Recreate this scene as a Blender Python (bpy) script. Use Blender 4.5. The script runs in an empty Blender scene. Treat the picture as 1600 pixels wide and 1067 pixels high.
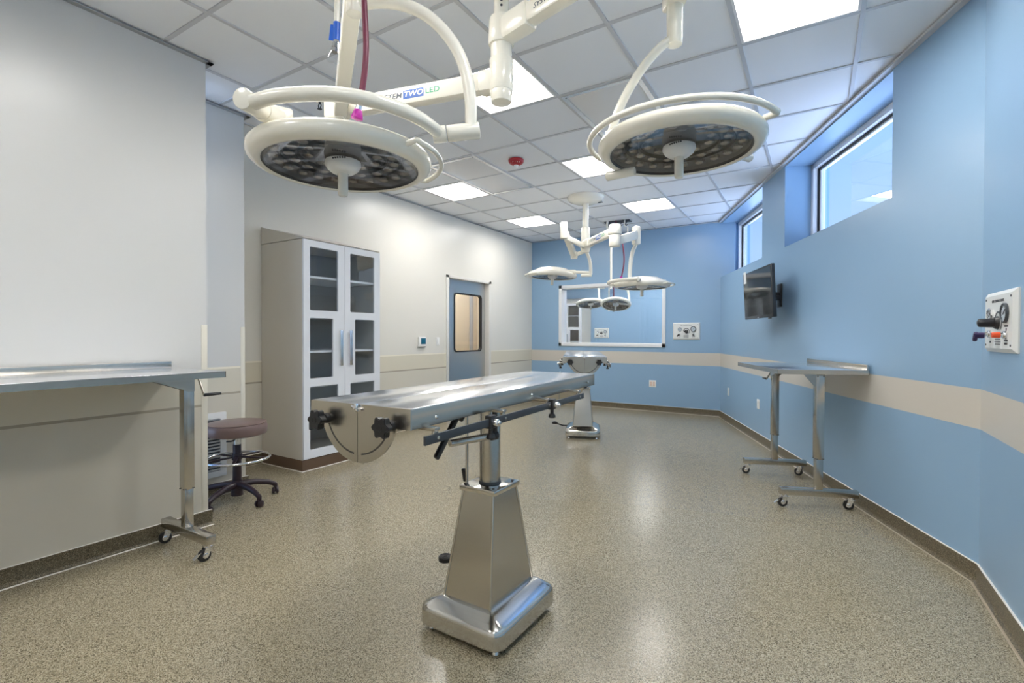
import bpy, bmesh, math, random
from mathutils import Vector, Matrix
random.seed(7)
scn = bpy.context.scene
COL = scn.collection
PI = math.pi
rad = math.radians
V = Vector

# ------------------------------------------------------------------ camera
CAMZ = 1.25
F_PX, YAW, PITCH, ROLL = 771.02, rad(31.6395), rad(-0.6681), rad(0.1365)
cam = bpy.data.cameras.new('camera')
cam.sensor_width = 36.0
cam.lens = F_PX / 1600 * 36
cam.clip_start = 0.02
co = bpy.data.objects.new('camera', cam)
COL.objects.link(co)
CM = Matrix.Rotation(YAW, 3, 'Z') @ Matrix.Rotation(PI/2 + PITCH, 3, 'X') @ Matrix.Rotation(ROLL, 3, 'Z')
co.matrix_world = Matrix.Translation((0, 0, CAMZ)) @ CM.to_4x4()
scn.camera = co
CR, CU, CF = CM @ V((1, 0, 0)), CM @ V((0, 1, 0)), CM @ V((0, 0, -1))

def at(x, y, depth):
    """a place in the room measured from the photograph: pixel and distance along the view"""
    return V((0, 0, CAMZ)) + (CF + CR*((x-800)/F_PX) - CU*((y-533.5)/F_PX)) * depth

def plan(px, depth):
    q = at(px, 533.5, depth)
    return q.x, q.y

# ------------------------------------------------------------------ materials
MATS = {}
def new_mat(name):
    m = bpy.data.materials.new(name)
    m.use_nodes = True
    nt = m.node_tree
    b = nt.nodes['Principled BSDF']
    return m, nt, b

def pmat(name, col, rough=0.5, metal=0.0, spec=0.5, noise=0.0, nscale=40.0, stretch=None, bump=0.0, coat=0.0):
    if name in MATS:
        return MATS[name]
    m, nt, b = new_mat(name)
    c = (*col, 1)
    b.inputs['Base Color'].default_value = c
    b.inputs['Roughness'].default_value = rough
    b.inputs['Metallic'].default_value = metal
    b.inputs['Specular IOR Level'].default_value = spec
    b.inputs['Coat Weight'].default_value = coat
    if noise > 0 or bump > 0:
        tc = nt.nodes.new('ShaderNodeTexCoord')
        mp = nt.nodes.new('ShaderNodeMapping')
        if stretch:
            mp.inputs['Scale'].default_value = stretch
        nt.links.new(tc.outputs['Object'], mp.inputs['Vector'])
        nz = nt.nodes.new('ShaderNodeTexNoise')
        nz.inputs['Scale'].default_value = nscale
        nz.inputs['Detail'].default_value = 4
        nt.links.new(mp.outputs['Vector'], nz.inputs['Vector'])
        if noise > 0:
            mr = nt.nodes.new('ShaderNodeMapRange')
            mr.inputs['To Min'].default_value = max(0.02, rough-noise)
            mr.inputs['To Max'].default_value = rough+noise
            nt.links.new(nz.outputs['Fac'], mr.inputs['Value'])
            nt.links.new(mr.outputs['Result'], b.inputs['Roughness'])
        if bump > 0:
            bp = nt.nodes.new('ShaderNodeBump')
            bp.inputs['Strength'].default_value = bump
            bp.inputs['Distance'].default_value = 0.001
            nt.links.new(nz.outputs['Fac'], bp.inputs['Height'])
            nt.links.new(bp.outputs['Normal'], b.inputs['Normal'])
    MATS[name] = m
    return m

def emat(name, col, strength):
    if name in MATS:
        return MATS[name]
    m, nt, b = new_mat(name)
    b.inputs['Base Color'].default_value = (0.8, 0.8, 0.8, 1)
    b.inputs['Emission Color'].default_value = (*col, 1)
    b.inputs['Emission Strength'].default_value = strength
    MATS[name] = m
    return m

def glass(name, tint=(1, 1, 1), rough=0.0, refl=1.0):
    """thin pane: clear transmission with a Fresnel reflection"""
    if name in MATS:
        return MATS[name]
    m, nt, b = new_mat(name)
    nt.nodes.remove(b)
    out = nt.nodes['Material Output']
    tr = nt.nodes.new('ShaderNodeBsdfTransparent')
    tr.inputs['Color'].default_value = (*tint, 1)
    gl = nt.nodes.new('ShaderNodeBsdfGlossy')
    gl.inputs['Roughness'].default_value = rough
    gl.inputs['Color'].default_value = (refl, refl, refl, 1)
    lw = nt.nodes.new('ShaderNodeLayerWeight')
    lw.inputs['Blend'].default_value = 0.5
    ge = nt.nodes.new('ShaderNodeNewGeometry')
    def mth(op, a, b):
        n = nt.nodes.new('ShaderNodeMath')
        n.operation = op
        n.use_clamp = True
        for i, q in enumerate((a, b)):
            if isinstance(q, (int, float)):
                n.inputs[i].default_value = q
            else:
                nt.links.new(q, n.inputs[i])
        return n.outputs[0]
    sch = mth('ADD', mth('MULTIPLY', mth('POWER', lw.outputs['Facing'], 4.0), 0.9), 0.055)
    fac = mth('MULTIPLY', sch, mth('SUBTRACT', 1.0, ge.outputs['Backfacing']))
    mx = nt.nodes.new('ShaderNodeMixShader')
    nt.links.new(fac, mx.inputs['Fac'])
    nt.links.new(tr.outputs['BSDF'], mx.inputs[1])
    nt.links.new(gl.outputs['BSDF'], mx.inputs[2])
    nt.links.new(mx.outputs['Shader'], out.inputs['Surface'])
    MATS[name] = m
    return m

def speckle(name, cols, scale, rough, spec=0.5, bump=0.25):
    m, nt, b = new_mat(name)
    tc = nt.nodes.new('ShaderNodeTexCoord')
    vo = nt.nodes.new('ShaderNodeTexVoronoi')
    vo.inputs['Scale'].default_value = scale
    nt.links.new(tc.outputs['Object'], vo.inputs['Vector'])
    sp = nt.nodes.new('ShaderNodeSeparateColor')
    nt.links.new(vo.outputs['Color'], sp.inputs['Color'])
    cr = nt.nodes.new('ShaderNodeValToRGB')
    cr.color_ramp.interpolation = 'CONSTANT'
    el = cr.color_ramp.elements
    el[0].position = 0; el[0].color = (*cols[0][1], 1)
    el[1].position = cols[1][0]; el[1].color = (*cols[1][1], 1)
    for p, c in cols[2:]:
        e = el.new(p); e.color = (*c, 1)
    nt.links.new(sp.outputs['Red'], cr.inputs['Fac'])
    nt.links.new(cr.outputs['Color'], b.inputs['Base Color'])
    b.inputs['Specular IOR Level'].default_value = spec
    nz = nt.nodes.new('ShaderNodeTexNoise')
    nz.inputs['Scale'].default_value = 1.3
    nz.inputs['Detail'].default_value = 3
    nt.links.new(tc.outputs['Object'], nz.inputs['Vector'])
    mr = nt.nodes.new('ShaderNodeMapRange')
    mr.inputs['To Min'].default_value = rough-0.01
    mr.inputs['To Max'].default_value = rough+0.015
    nt.links.new(nz.outputs['Fac'], mr.inputs['Value'])
    nt.links.new(mr.outputs['Result'], b.inputs['Roughness'])
    if bump:
        n2 = nt.nodes.new('ShaderNodeTexNoise')
        n2.inputs['Scale'].default_value = scale*0.55
        nt.links.new(tc.outputs['Object'], n2.inputs['Vector'])
        bp = nt.nodes.new('ShaderNodeBump')
        bp.inputs['Strength'].default_value = bump
        bp.inputs['Distance'].default_value = 0.002
        nt.links.new(n2.outputs['Fac'], bp.inputs['Height'])
        nt.links.new(bp.outputs['Normal'], b.inputs['Normal'])
    MATS[name] = m
    return m

def banded(name, stops, rough, spec=0.5):
    """wall covering whose colour changes with height (a rail band with fine joints)"""
    m, nt, b = new_mat(name)
    tc = nt.nodes.new('ShaderNodeTexCoord')
    sx = nt.nodes.new('ShaderNodeSeparateXYZ')
    nt.links.new(tc.outputs['Object'], sx.inputs['Vector'])
    mr = nt.nodes.new('ShaderNodeMapRange')
    mr.inputs['From Max'].default_value = 4.0
    nt.links.new(sx.outputs['Z'], mr.inputs['Value'])
    cr = nt.nodes.new('ShaderNodeValToRGB')
    cr.color_ramp.interpolation = 'CONSTANT'
    el = cr.color_ramp.elements
    el[0].position = 0; el[0].color = (*stops[0][1], 1)
    el[1].position = stops[1][0]/4; el[1].color = (*stops[1][1], 1)
    for z, c in stops[2:]:
        e = el.new(z/4); e.color = (*c, 1)
    nt.links.new(mr.outputs['Result'], cr.inputs['Fac'])
    nt.links.new(cr.outputs['Color'], b.inputs['Base Color'])
    b.inputs['Roughness'].default_value = rough
    b.inputs['Specular IOR Level'].default_value = spec
    nz = nt.nodes.new('ShaderNodeTexNoise')
    nz.inputs['Scale'].default_value = 160
    nt.links.new(tc.outputs['Object'], nz.inputs['Vector'])
    bp = nt.nodes.new('ShaderNodeBump')
    bp.inputs['Strength'].default_value = 0.06
    bp.inputs['Distance'].default_value = 0.001
    nt.links.new(nz.outputs['Fac'], bp.inputs['Height'])
    nt.links.new(bp.outputs['Normal'], b.inputs['Normal'])
    MATS[name] = m
    return m

BLUE = (0.262, 0.415, 0.595)
BAND = (0.60, 0.56, 0.50)
CREAM = (0.64, 0.635, 0.62)
CREAMB = (0.64, 0.60, 0.50)
CREAML = (0.60, 0.56, 0.475)
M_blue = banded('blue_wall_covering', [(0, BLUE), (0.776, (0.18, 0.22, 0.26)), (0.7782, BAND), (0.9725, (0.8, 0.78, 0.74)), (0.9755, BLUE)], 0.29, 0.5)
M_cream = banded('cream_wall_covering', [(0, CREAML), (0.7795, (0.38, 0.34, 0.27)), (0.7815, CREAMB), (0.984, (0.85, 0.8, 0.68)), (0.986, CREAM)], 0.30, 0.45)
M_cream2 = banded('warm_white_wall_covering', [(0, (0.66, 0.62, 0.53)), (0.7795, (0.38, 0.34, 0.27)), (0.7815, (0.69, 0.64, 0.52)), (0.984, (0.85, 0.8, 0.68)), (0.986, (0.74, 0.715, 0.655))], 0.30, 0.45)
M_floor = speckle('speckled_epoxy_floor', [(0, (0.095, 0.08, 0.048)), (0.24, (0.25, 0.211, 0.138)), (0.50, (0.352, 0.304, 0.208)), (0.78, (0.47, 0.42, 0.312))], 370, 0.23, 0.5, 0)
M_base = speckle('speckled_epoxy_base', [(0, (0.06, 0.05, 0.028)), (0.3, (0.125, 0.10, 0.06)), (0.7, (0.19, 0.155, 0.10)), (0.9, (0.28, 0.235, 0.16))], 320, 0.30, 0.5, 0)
M_tile = pmat('ceiling_tile', (0.83, 0.85, 0.885), 0.9, 0, 0.2, 0, 300, None, 0.5)
M_grid = pmat('ceiling_grid_paint', (0.56, 0.57, 0.60), 0.35)
M_panel = pmat('white_metal_panel', (0.80, 0.80, 0.81), 0.32)
M_lamp = emat('lamp_diffuser', (1.0, 0.975, 0.935), 17.0)
M_steel = pmat('brushed_steel', (0.60, 0.57, 0.515), 0.27, 1)
M_steelv = pmat('brushed_steel_upright', (0.58, 0.555, 0.51), 0.22, 1)
M_steeltop = pmat('stainless_top', (0.90, 0.90, 0.91), 0.21, 1)
M_polish = pmat('polished_steel', (0.66, 0.645, 0.61), 0.14, 1)
M_alu = pmat('aluminium', (0.80, 0.81, 0.83), 0.25, 1)
M_chrome = pmat('chrome', (0.78, 0.78, 0.79), 0.08, 1)
M_black = pmat('black_plastic', (0.018, 0.018, 0.02), 0.38)
M_dark = pmat('dark_grey_bar', (0.06, 0.068, 0.078), 0.35, 0.3)
M_rubber = pmat('black_rubber', (0.012, 0.012, 0.013), 0.55)
M_lampw = pmat('cream_lamp_enamel', (0.84, 0.81, 0.715), 0.22, 0, 0.5, 0, 1, None, 0, 0.3)
M_white = pmat('white_plastic', (0.84, 0.84, 0.83), 0.3)
M_frame = pmat('white_frame_paint', (0.80, 0.81, 0.83), 0.3)
M_cab = pmat('cabinet_laminate', (0.64, 0.60, 0.53), 0.36)
M_cabd = pmat('cabinet_door_white', (0.76, 0.78, 0.82), 0.28)
M_cabin = pmat('cabinet_inside', (0.50, 0.49, 0.46), 0.5)
M_kick = pmat('brown_vinyl_base', (0.13, 0.08, 0.05), 0.45)
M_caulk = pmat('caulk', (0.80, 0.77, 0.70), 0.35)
M_seat = pmat('brown_vinyl', (0.17, 0.115, 0.105), 0.36, 0, 0.5, 0, 220, None, 0.15)
M_stoolb = pmat('dark_plum_plastic', (0.028, 0.016, 0.022), 0.36)
M_lens = glass('lamp_lens_glass', (0.86, 0.86, 0.87), 0.02, 0.75)
M_pane = glass('clear_pane', (0.97, 0.985, 1.0))
M_cabglass = glass('cabinet_pane', (0.93, 0.95, 0.97))
M_cavity = pmat('lamp_cavity', (0.27, 0.26, 0.25), 0.35, 0.2)
M_led = pmat('led_reflector', (0.62, 0.60, 0.57), 0.14, 0.8)
M_red = pmat('red_plastic', (0.42, 0.012, 0.02), 0.3)
M_purple = pmat('purple_hose_rubber', (0.17, 0.022, 0.055), 0.35)
M_violet = pmat('violet_plastic', (0.035, 0.018, 0.09), 0.35)
M_magenta = pmat('magenta_plastic', (0.45, 0.015, 0.33), 0.3)
M_orange = pmat('orange_plastic', (0.85, 0.10, 0.025), 0.35)
M_bluel = pmat('blue_tag', (0.02, 0.13, 0.62), 0.35)
M_green = pmat('green_ink', (0.02, 0.32, 0.16), 0.4)
M_ink = pmat('dark_ink', (0.05, 0.055, 0.065), 0.45)
M_greyink = pmat('grey_ink', (0.10, 0.115, 0.14), 0.45)
M_blueink = pmat('blue_ink', (0.02, 0.10, 0.40), 0.4)
M_screen = pmat('dark_screen', (0.012, 0.016, 0.02), 0.06, 0, 0.7)
M_bezel = pmat('dark_bezel', (0.02, 0.024, 0.03), 0.22)
M_lcd = pmat('teal_display', (0.01, 0.12, 0.20), 0.15)
M_doorsteel = pmat('stainless_door_skin', (0.58, 0.59, 0.59), 0.28, 1)
M_beige = pmat('beige_corridor_paint', (0.66, 0.57, 0.44), 0.5)
M_clear = glass('clear_plastic', (0.9, 0.92, 0.95), 0.05)
M_guard = pmat('ivory_corner_guard', (0.74, 0.70, 0.60), 0.35)

# ------------------------------------------------------------------ mesh builder
def rotm(ax):
    """3x3 whose z axis is ax"""
    return ax.normalized().to_track_quat('Z', 'Y').to_matrix()

def smooth(pts, n=8, closed=False):
    pts = [V(p) for p in pts]
    out = []
    N = len(pts)
    rng = range(N) if closed else range(N-1)
    for i in rng:
        if closed:
            p0, p1, p2, p3 = pts[i-1], pts[i], pts[(i+1) % N], pts[(i+2) % N]
        else:
            p1, p2 = pts[i], pts[i+1]
            p0 = pts[i-1] if i > 0 else p1*2-p2
            p3 = pts[i+2] if i+2 < N else p2*2-p1
        for k in range(n):
            t = k/n
            out.append(0.5*((2*p1) + (p2-p0)*t + (2*p0-5*p1+4*p2-p3)*t*t + (3*p1-p0-3*p2+p3)*t**3))
    if not closed:
        out.append(pts[-1])
    return out

class MB:
    def __init__(self):
        self.bm = bmesh.new()

    def _add(self, t, M):
        vs = {}
        for v in t.verts:
            vs[v] = self.bm.verts.new(M @ v.co)
        for f in t.faces:
            try:
                self.bm.faces.new([vs[v] for v in f.verts])
            except ValueError:
                pass
        t.free()

    def box(self, c, s, rot=None, bev=0.0, seg=2):
        t = bmesh.new()
        bmesh.ops.create_cube(t, size=1)
        for v in t.verts:
            v.co = V((v.co.x*s[0], v.co.y*s[1], v.co.z*s[2]))
        if bev > 0:
            bmesh.ops.bevel(t, geom=t.edges[:], offset=min(bev, min(s)*0.49), segments=seg, profile=0.5, affect='EDGES')
        M = Matrix.Translation(V(c))
        if rot is not None:
            M = M @ rot.to_4x4()
        self._add(t, M)
        return self

    def boxmm(self, a, b, bev=0.0, seg=2):
        a, b = V(a), V(b)
        return self.box((a+b)/2, [abs(b[i]-a[i]) for i in range(3)], None, bev, seg)

    def bar(self, p0, p1, w, h, bev=0.0, up=V((0, 0, 1))):
        """rectangular bar from p0 to p1, w across (horizontal), h along up"""
        p0, p1 = V(p0), V(p1)
        d = p1-p0
        y = d.normalized()
        x = y.cross(up).normalized()
        z = x.cross(y)
        R = Matrix((x, y, z)).transposed()
        return self.box((p0+p1)/2, (w, d.length, h), R, bev)

    def cyl(self, p0, p1, r0, r1=None, seg=24, bev=0.0):
        p0, p1 = V(p0), V(p1)
        r1 = r0 if r1 is None else r1
        L = (p1-p0).length
        if bev > 0:
            bev = min(bev, L*0.45, r0*0.9, r1*0.9)
            k = bev*0.3
            prof = [(0, 0), (r0-bev, 0), (r0-k, k), (r0, bev), (r1, L-bev), (r1-k, L-k), (r1-bev, L), (0, L)]
        else:
            prof = [(0, 0), (r0, 0), (r1, L), (0, L)]
        return self.lathe(prof, Matrix.Translation(p0) @ rotm(p1-p0).to_4x4(), seg)

    def lathe(self, prof, M=Matrix.Identity(4), seg=32, a0=0.0, a1=2*PI):
        full = abs(a1-a0-2*PI) < 1e-6
        n = seg if full else seg+1
        rings = []
        for r, z in prof:
            if r < 1e-7:
                rings.append([self.bm.verts.new(M @ V((0, 0, z)))])
            else:
                rings.append([self.bm.verts.new(M @ V((r*math.cos(a0+(a1-a0)*i/seg), r*math.sin(a0+(a1-a0)*i/seg), z))) for i in range(n)])
        for A, B in zip(rings, rings[1:]):
            m = seg
            for i in range(m):
                j = (i+1) % n
                if len(A) == 1 and len(B) == 1:
                    continue
                if len(A) == 1:
                    f = [A[0], B[j], B[i]]
                elif len(B) == 1:
                    f = [A[i], A[j], B[0]]
                else:
                    f = [A[i], A[j], B[j], B[i]]
                try:
                    self.bm.faces.new(f)
                except ValueError:
                    pass
        return self

    def tube(self, pts, r, seg=12, closed=False, radii=None):
        pts = [V(p) for p in pts]
        N = len(pts)
        rings = []
        prev = None
        for i, p in enumerate(pts):
            if closed:
                d = pts[(i+1) % N]-pts[i-1]
            else:
                d = pts[min(i+1, N-1)]-pts[max(i-1, 0)]
            d.normalize()
            if prev is None:
                a = V((0, 0, 1)) if abs(d.z) < 0.9 else V((1, 0, 0))
                x = (a-d*a.dot(d)).normalized()
            else:
                x = (prev-d*prev.dot(d)).normalized()
            prev = x
            y = d.cross(x)
            rr = radii[i] if radii else r
            rings.append([self.bm.verts.new(p+(x*math.cos(2*PI*k/seg)+y*math.sin(2*PI*k/seg))*rr) for k in range(seg)])
        pairs = list(zip(rings, rings[1:]))
        if closed:
            pairs.append((rings[-1], rings[0]))
        for A, B in pairs:
            for k in range(seg):
                self.bm.faces.new([A[k], A[(k+1) % seg], B[(k+1) % seg], B[k]])
        if not closed:
            self.bm.faces.new(rings[0][::-1])
            self.bm.faces.new(rings[-1])
        return self

    def prism(self, poly, h, M=Matrix.Identity(4)):
        a = [self.bm.verts.new(M @ V((x, y, 0))) for x, y in poly]
        b = [self.bm.verts.new(M @ V((x, y, h))) for x, y in poly]
        n = len(poly)
        self.bm.faces.new(a[::-1])
        self.bm.faces.new(b)
        for i in range(n):
            self.bm.faces.new([a[i], a[(i+1) % n], b[(i+1) % n], b[i]])
        return self

    def ringprism(self, outer, inner, h, M=Matrix.Identity(4)):
        """a plate with a hole: outer and inner outlines with the same number of points"""
        L = [[self.bm.verts.new(M @ V((x, y, z))) for x, y in o] for z in (0, h) for o in (outer, inner)]
        ob, ib, ot, it = L
        n = len(outer)
        for i in range(n):
            j = (i+1) % n
            self.bm.faces.new([ob[j], ob[i], ib[i], ib[j]])
            self.bm.faces.new([ot[i], ot[j], it[j], it[i]])
            self.bm.faces.new([ob[i], ob[j], ot[j], ot[i]])
            self.bm.faces.new([ib[j], ib[i], it[i], it[j]])
        return self

    def sphere(self, c, r, sc=(1, 1, 1), u=20, v=12):
        t = bmesh.new()
        bmesh.ops.create_uvsphere(t, u_segments=u, v_segments=v, radius=r)
        self._add(t, Matrix.Translation(V(c)) @ Matrix.Diagonal((*sc, 1)))
        return self

    def text(self, s, size, M, depth=0.0006, align='CENTER', shear=0.0, sx=1.0, bold=0.0):
        cu = bpy.data.curves.new('lettering', 'FONT')
        cu.body = s
        cu.size = size
        cu.align_x = align
        cu.align_y = 'CENTER'
        cu.extrude = depth
        cu.shear = shear
        cu.offset = bold*size
        cu.resolution_u = 3
        o = bpy.data.objects.new('lettering', cu)
        COL.objects.link(o)
        dg = bpy.context.evaluated_depsgraph_get()
        me = bpy.data.meshes.new_from_object(o.evaluated_get(dg))
        t = bmesh.new()
        t.from_mesh(me)
        self._add(t, M @ Matrix.Diagonal((sx, 1, 1, 1)))
        bpy.data.objects.remove(o)
        bpy.data.curves.remove(cu)
        bpy.data.meshes.remove(me)
        return self

    def build(self, name, mat, parent=None, local=False, sharp=38.0):
        bmesh.ops.recalc_face_normals(self.bm, faces=self.bm.faces[:])
        me = bpy.data.meshes.new(name)
        self.bm.to_mesh(me)
        self.bm.free()
        if parent is not None and not local:
            me.transform(WM[parent.name].inverted())
        me.materials.append(mat)
        for p in me.polygons:
            p.use_smooth = True
        me.set_sharp_from_angle(angle=rad(sharp))
        o = bpy.data.objects.new(name, me)
        COL.objects.link(o)
        if parent is not None:
            o.parent = parent
            WM[o.name] = WM[parent.name]
        else:
            WM[o.name] = Matrix.Identity(4)
        return o

WM = {}
def tag(o, label, cat, group=None):
    o['label'] = label
    o['category'] = cat
    if group:
        o['group'] = group
    return o

def thing(name, label, cat, loc=(0, 0, 0), rz=0.0, group=None):
    o = bpy.data.objects.new(name, None)
    o.empty_display_size = 0.1
    COL.objects.link(o)
    o.location = loc
    o.rotation_euler = (0, 0, rz)
    WM[o.name] = Matrix.Translation(V(loc)) @ Matrix.Rotation(rz, 4, 'Z')
    return tag(o, label, cat, group)

def struct(o):
    o['kind'] = 'structure'
    return o

def copy_tree(o, parent=None):
    c = o.copy()
    COL.objects.link(c)
    if parent is not None:
        c.parent = parent
    for ch in list(o.children):
        copy_tree(ch, c)
    return c

def move(c, loc, rz, label):
    c.location = loc
    c.rotation_euler = (0, 0, rz)
    c['label'] = label
    return c

# ------------------------------------------------------------------ room shell
H = 3.028
XL, YF = -4.624, 8.223           # main left wall, far wall
X1, Y1 = -3.406, 1.707           # nearest left pier
X2, Y2 = -3.973, 2.285           # second step of the left wall
XR, YR = 0.7125, 3.3646          # near right wall and its corner
XC = -1.2642                     # far right corner
YB = -1.6                        # back wall behind the camera
WD = V((XC-XR, YF-YR, 0)); WL = WD.length; WD.normalize()
WN = V((WD.y, -WD.x, 0))         # out of the room through the slanted right wall
WROT = math.atan2(WD.y, WD.x) - PI/2
WP = V((XR, YR, 0))
def wr(s, off, z):
    """point by the slanted right wall: s along it from the near corner, off out of the room"""
    return WP + WD*s + WN*off + V((0, 0, z))
RW = Matrix((WD, WN*-1, V((0, 0, 1)))).transposed()   # x along wall, y into room, z up

T = 0.2
# floor with the corridor and the next theatre under the same slab
struct(MB().boxmm((-7.2, YB-0.3, -0.12), (1.4, 13.2, 0)).build('floor', M_floor))

# left walls
struct(MB().boxmm((X1-0.3, YB, 0), (X1, Y1, H+0.1)).build('wall_left_near', M_cream))
struct(MB().boxmm((X2-0.3, Y1, 0), (X2, Y2, H+0.1)).build('wall_left_middle', M_cream))
DY0, DY1, DZ = 5.705, 6.778, 2.118
m = MB()
m.boxmm((XL-0.15, Y2-0.2, 0), (XL, DY0, H+0.1))
m.boxmm((XL-0.15, DY1, 0), (XL, YF+T, H+0.1))
m.boxmm((XL-0.15, DY0, DZ), (XL, DY1, H+0.1))
m.boxmm((X2-0.66, Y2-0.2, 0), (X2-0.2, Y2, H+0.1))
struct(m.build('wall_left', M_cream2))

# far wall with the observation window opening
wx0, wx1, wz0, wz1 = -4.0, -2.15, 1.115, 2.125
m = MB()
m.boxmm((XL, YF, 0), (wx0, YF+T, H+0.1))
m.boxmm((wx1, YF, 0), (XC+0.2, YF+T, H+0.1))
m.boxmm((wx0, YF, 0), (wx1, YF+T, wz0))
m.boxmm((wx0, YF, wz1), (wx1, YF+T, H+0.1))
struct(m.build('wall_far', M_blue))

# slanted right wall with two high windows
SILL, HEAD = 2.168, 2.995
WT = 0.42
m = MB()
def wbox(mb, s0, s1, z0, z1, o0=0.0, o1=WT, bev=0.0):
    c = wr((s0+s1)/2, (o0+o1)/2, (z0+z1)/2)
    mb.box(c, (s1-s0, o1-o0, z1-z0), RW, bev)
S1a, S1b, S2a, S2b = 0.783, 2.645, 3.34, WL
wbox(m, -0.03, WL+0.12, 0, SILL)
wbox(m, -0.03, S1a, SILL, H+0.1)
wbox(m, S1b, S2a, SILL, H+0.1)
wbox(m, S1a, S1b, HEAD, H+0.1)
wbox(m, S2a, WL+0.1, HEAD, H+0.1)
wbox(m, S2b, WL+0.12, SILL, HEAD, 0.0, WT)
struct(m.build('wall_right', M_blue))
struct(MB().boxmm((XR, YB, 0), (XR+0.3, YR, H+0.1)).build('wall_right_near', M_blue))
struct(MB().boxmm((X1-0.3, YB-0.2, 0), (XR+0.3, YB, H+0.1)).build('wall_back', M_cream))

# high windows
def high_window(n, s0, s1):
    fr = MB()
    o0, o1, w = 0.245, 0.30, 0.055
    wbox(fr, s0, s1, HEAD-w, HEAD, o0, o1, 0.004)
    wbox(fr, s0, s1, SILL, SILL+w, o0, o1, 0.004)
    wbox(fr, s0, s0+w, SILL, HEAD, o0, o1, 0.004)
    wbox(fr, s1-w, s1, SILL, HEAD, o0, o1, 0.004)
    f = struct(fr.build('window_%d' % n, M_frame))
    g = MB()
    i = 0.07
    wbox(g, s0+0.045, s1-0.045, SILL+0.045, HEAD-0.045, 0.31, 0.318)
    g.build('pane', M_pane, f)
    sh = MB()
    w2 = 0.03
    for a, b, c, d in ((s0+0.03, s1-0.03, HEAD-0.03-w2-0.02, HEAD-0.03), (s0+0.03, s1-0.03, SILL+0.03, SILL+0.03+w2+0.02),
                       (s0+0.03, s0+0.03+w2+0.03, SILL+0.03, HEAD-0.03), (s1-0.03-w2-0.03, s1-0.03, SILL+0.03, HEAD-0.03)):
        wbox(sh, a, b, c, d, 0.302, 0.345, 0.003)
    sh.build('sash', M_frame, f)
    gk = MB()
    for a, b, c, d in ((s0+w, s1-w, HEAD-w-0.012, HEAD-w), (s0+w, s1-w, SILL+w, SILL+w+0.012),
                       (s0+w, s0+w+0.012, SILL+w, HEAD-w), (s1-w-0.012, s1-w, SILL+w, HEAD-w)):
        wbox(gk, a, b, c, d, 0.285, 0.301)
    gk.build('gasket', M_rubber, f)
high_window(1, S1a, S1b)
high_window(2, S2a, S2b)

# observation window into the next theatre
fr = MB()
fw = 0.055
for a, b in (((wx0-0.045, YF-0.018, wz1-0.01), (wx1+0.045, YF, wz1+0.048)), ((wx0-0.045, YF-0.018, wz0-0.05), (wx1+0.045, YF, wz0+0.01)),
             ((wx0-0.045, YF-0.018, wz0-0.05), (wx0+0.012, YF, wz1+0.048)), ((wx1-0.012, YF-0.018, wz0-0.05), (wx1+0.045, YF, wz1+0.048)),
             ((wx0, YF, wz0), (wx0+0.012, YF+T, wz1)), ((wx1-0.012, YF, wz0), (wx1, YF+T, wz1)),
             ((wx0, YF, wz0), (wx1, YF+T, wz0+0.012)), ((wx0, YF, wz1-0.012), (wx1, YF+T, wz1))):
    fr.boxmm(a, b, 0.003)
w3 = struct(fr.build('window_3', M_frame))
MB().boxmm((wx0+0.01, YF+0.10, wz0+0.01), (wx1-0.01, YF+0.108, wz1-0.01)).build('pane', M_pane, w3)

# door in the left wall
d = MB()
for a, b in (((XL-0.15, DY0-0.045, 0), (XL+0.012, DY0+0.012, DZ+0.03)), ((XL-0.15, DY1-0.012, 0), (XL+0.012, DY1+0.045, DZ+0.03)),
             ((XL-0.15, DY0-0.045, DZ-0.012), (XL+0.012, DY1+0.045, DZ+0.03))):
    d.boxmm(a, b, 0.003)
door = struct(d.build('door_1', pmat('door_frame_paint', (0.70, 0.68, 0.64), 0.35)))
def rrect(cx, cy, w, h, r, n=5):
    p = []
    for sx, sy, a0 in ((1, 1, 0), (-1, 1, 90), (-1, -1, 180), (1, -1, 270)):
        for k in range(n+1):
            a = rad(a0+90*k/n)
            p.append((cx+sx*(w/2-r)+r*math.cos(a), cy+sy*(h/2-r)+r*math.sin(a)))
    return p
DX = XL-0.075
MXD = Matrix(((0, 0, 1, DX-0.044), (1, 0, 0, 0), (0, 1, 0, 0), (0, 0, 0, 1)))   # plate in the Y-Z plane, thickness along +X
ly, lz = (DY0+DY1)/2, 1.06
lw, lh = DY1-DY0-0.034, 2.09
wcy, wcz, wwy, wwz = 6.302, 1.452, 0.715, 0.905
lf = MB()
lf.ringprism(rrect(ly, lz+0.005, lw, lh, 0.004), rrect(wcy, wcz, wwy-0.02, wwz-0.02, 0.05), 0.044, MXD)
leaf = lf.build('leaf', M_doorsteel, door)
MB().ringprism(rrect(wcy, wcz, wwy+0.012, wwz+0.012, 0.06), rrect(wcy, wcz, wwy-0.03, wwz-0.03, 0.045), 0.05, Matrix.Translation((0.004, 0, 0)) @ MXD).build('window_gasket', M_rubber, leaf)
MB().boxmm((DX-0.025, wcy-wwy/2+0.01, wcz-wwz/2+0.01), (DX-0.019, wcy+wwy/2-0.01, wcz+wwz/2-0.01)).build('pane', M_pane, leaf)
MB().boxmm((DX+0.0005, DY0+0.03, 1.985), (DX+0.012, DY0+0.115, 2.085), 0.004).build('pivot_cover', M_white, leaf)

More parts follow.
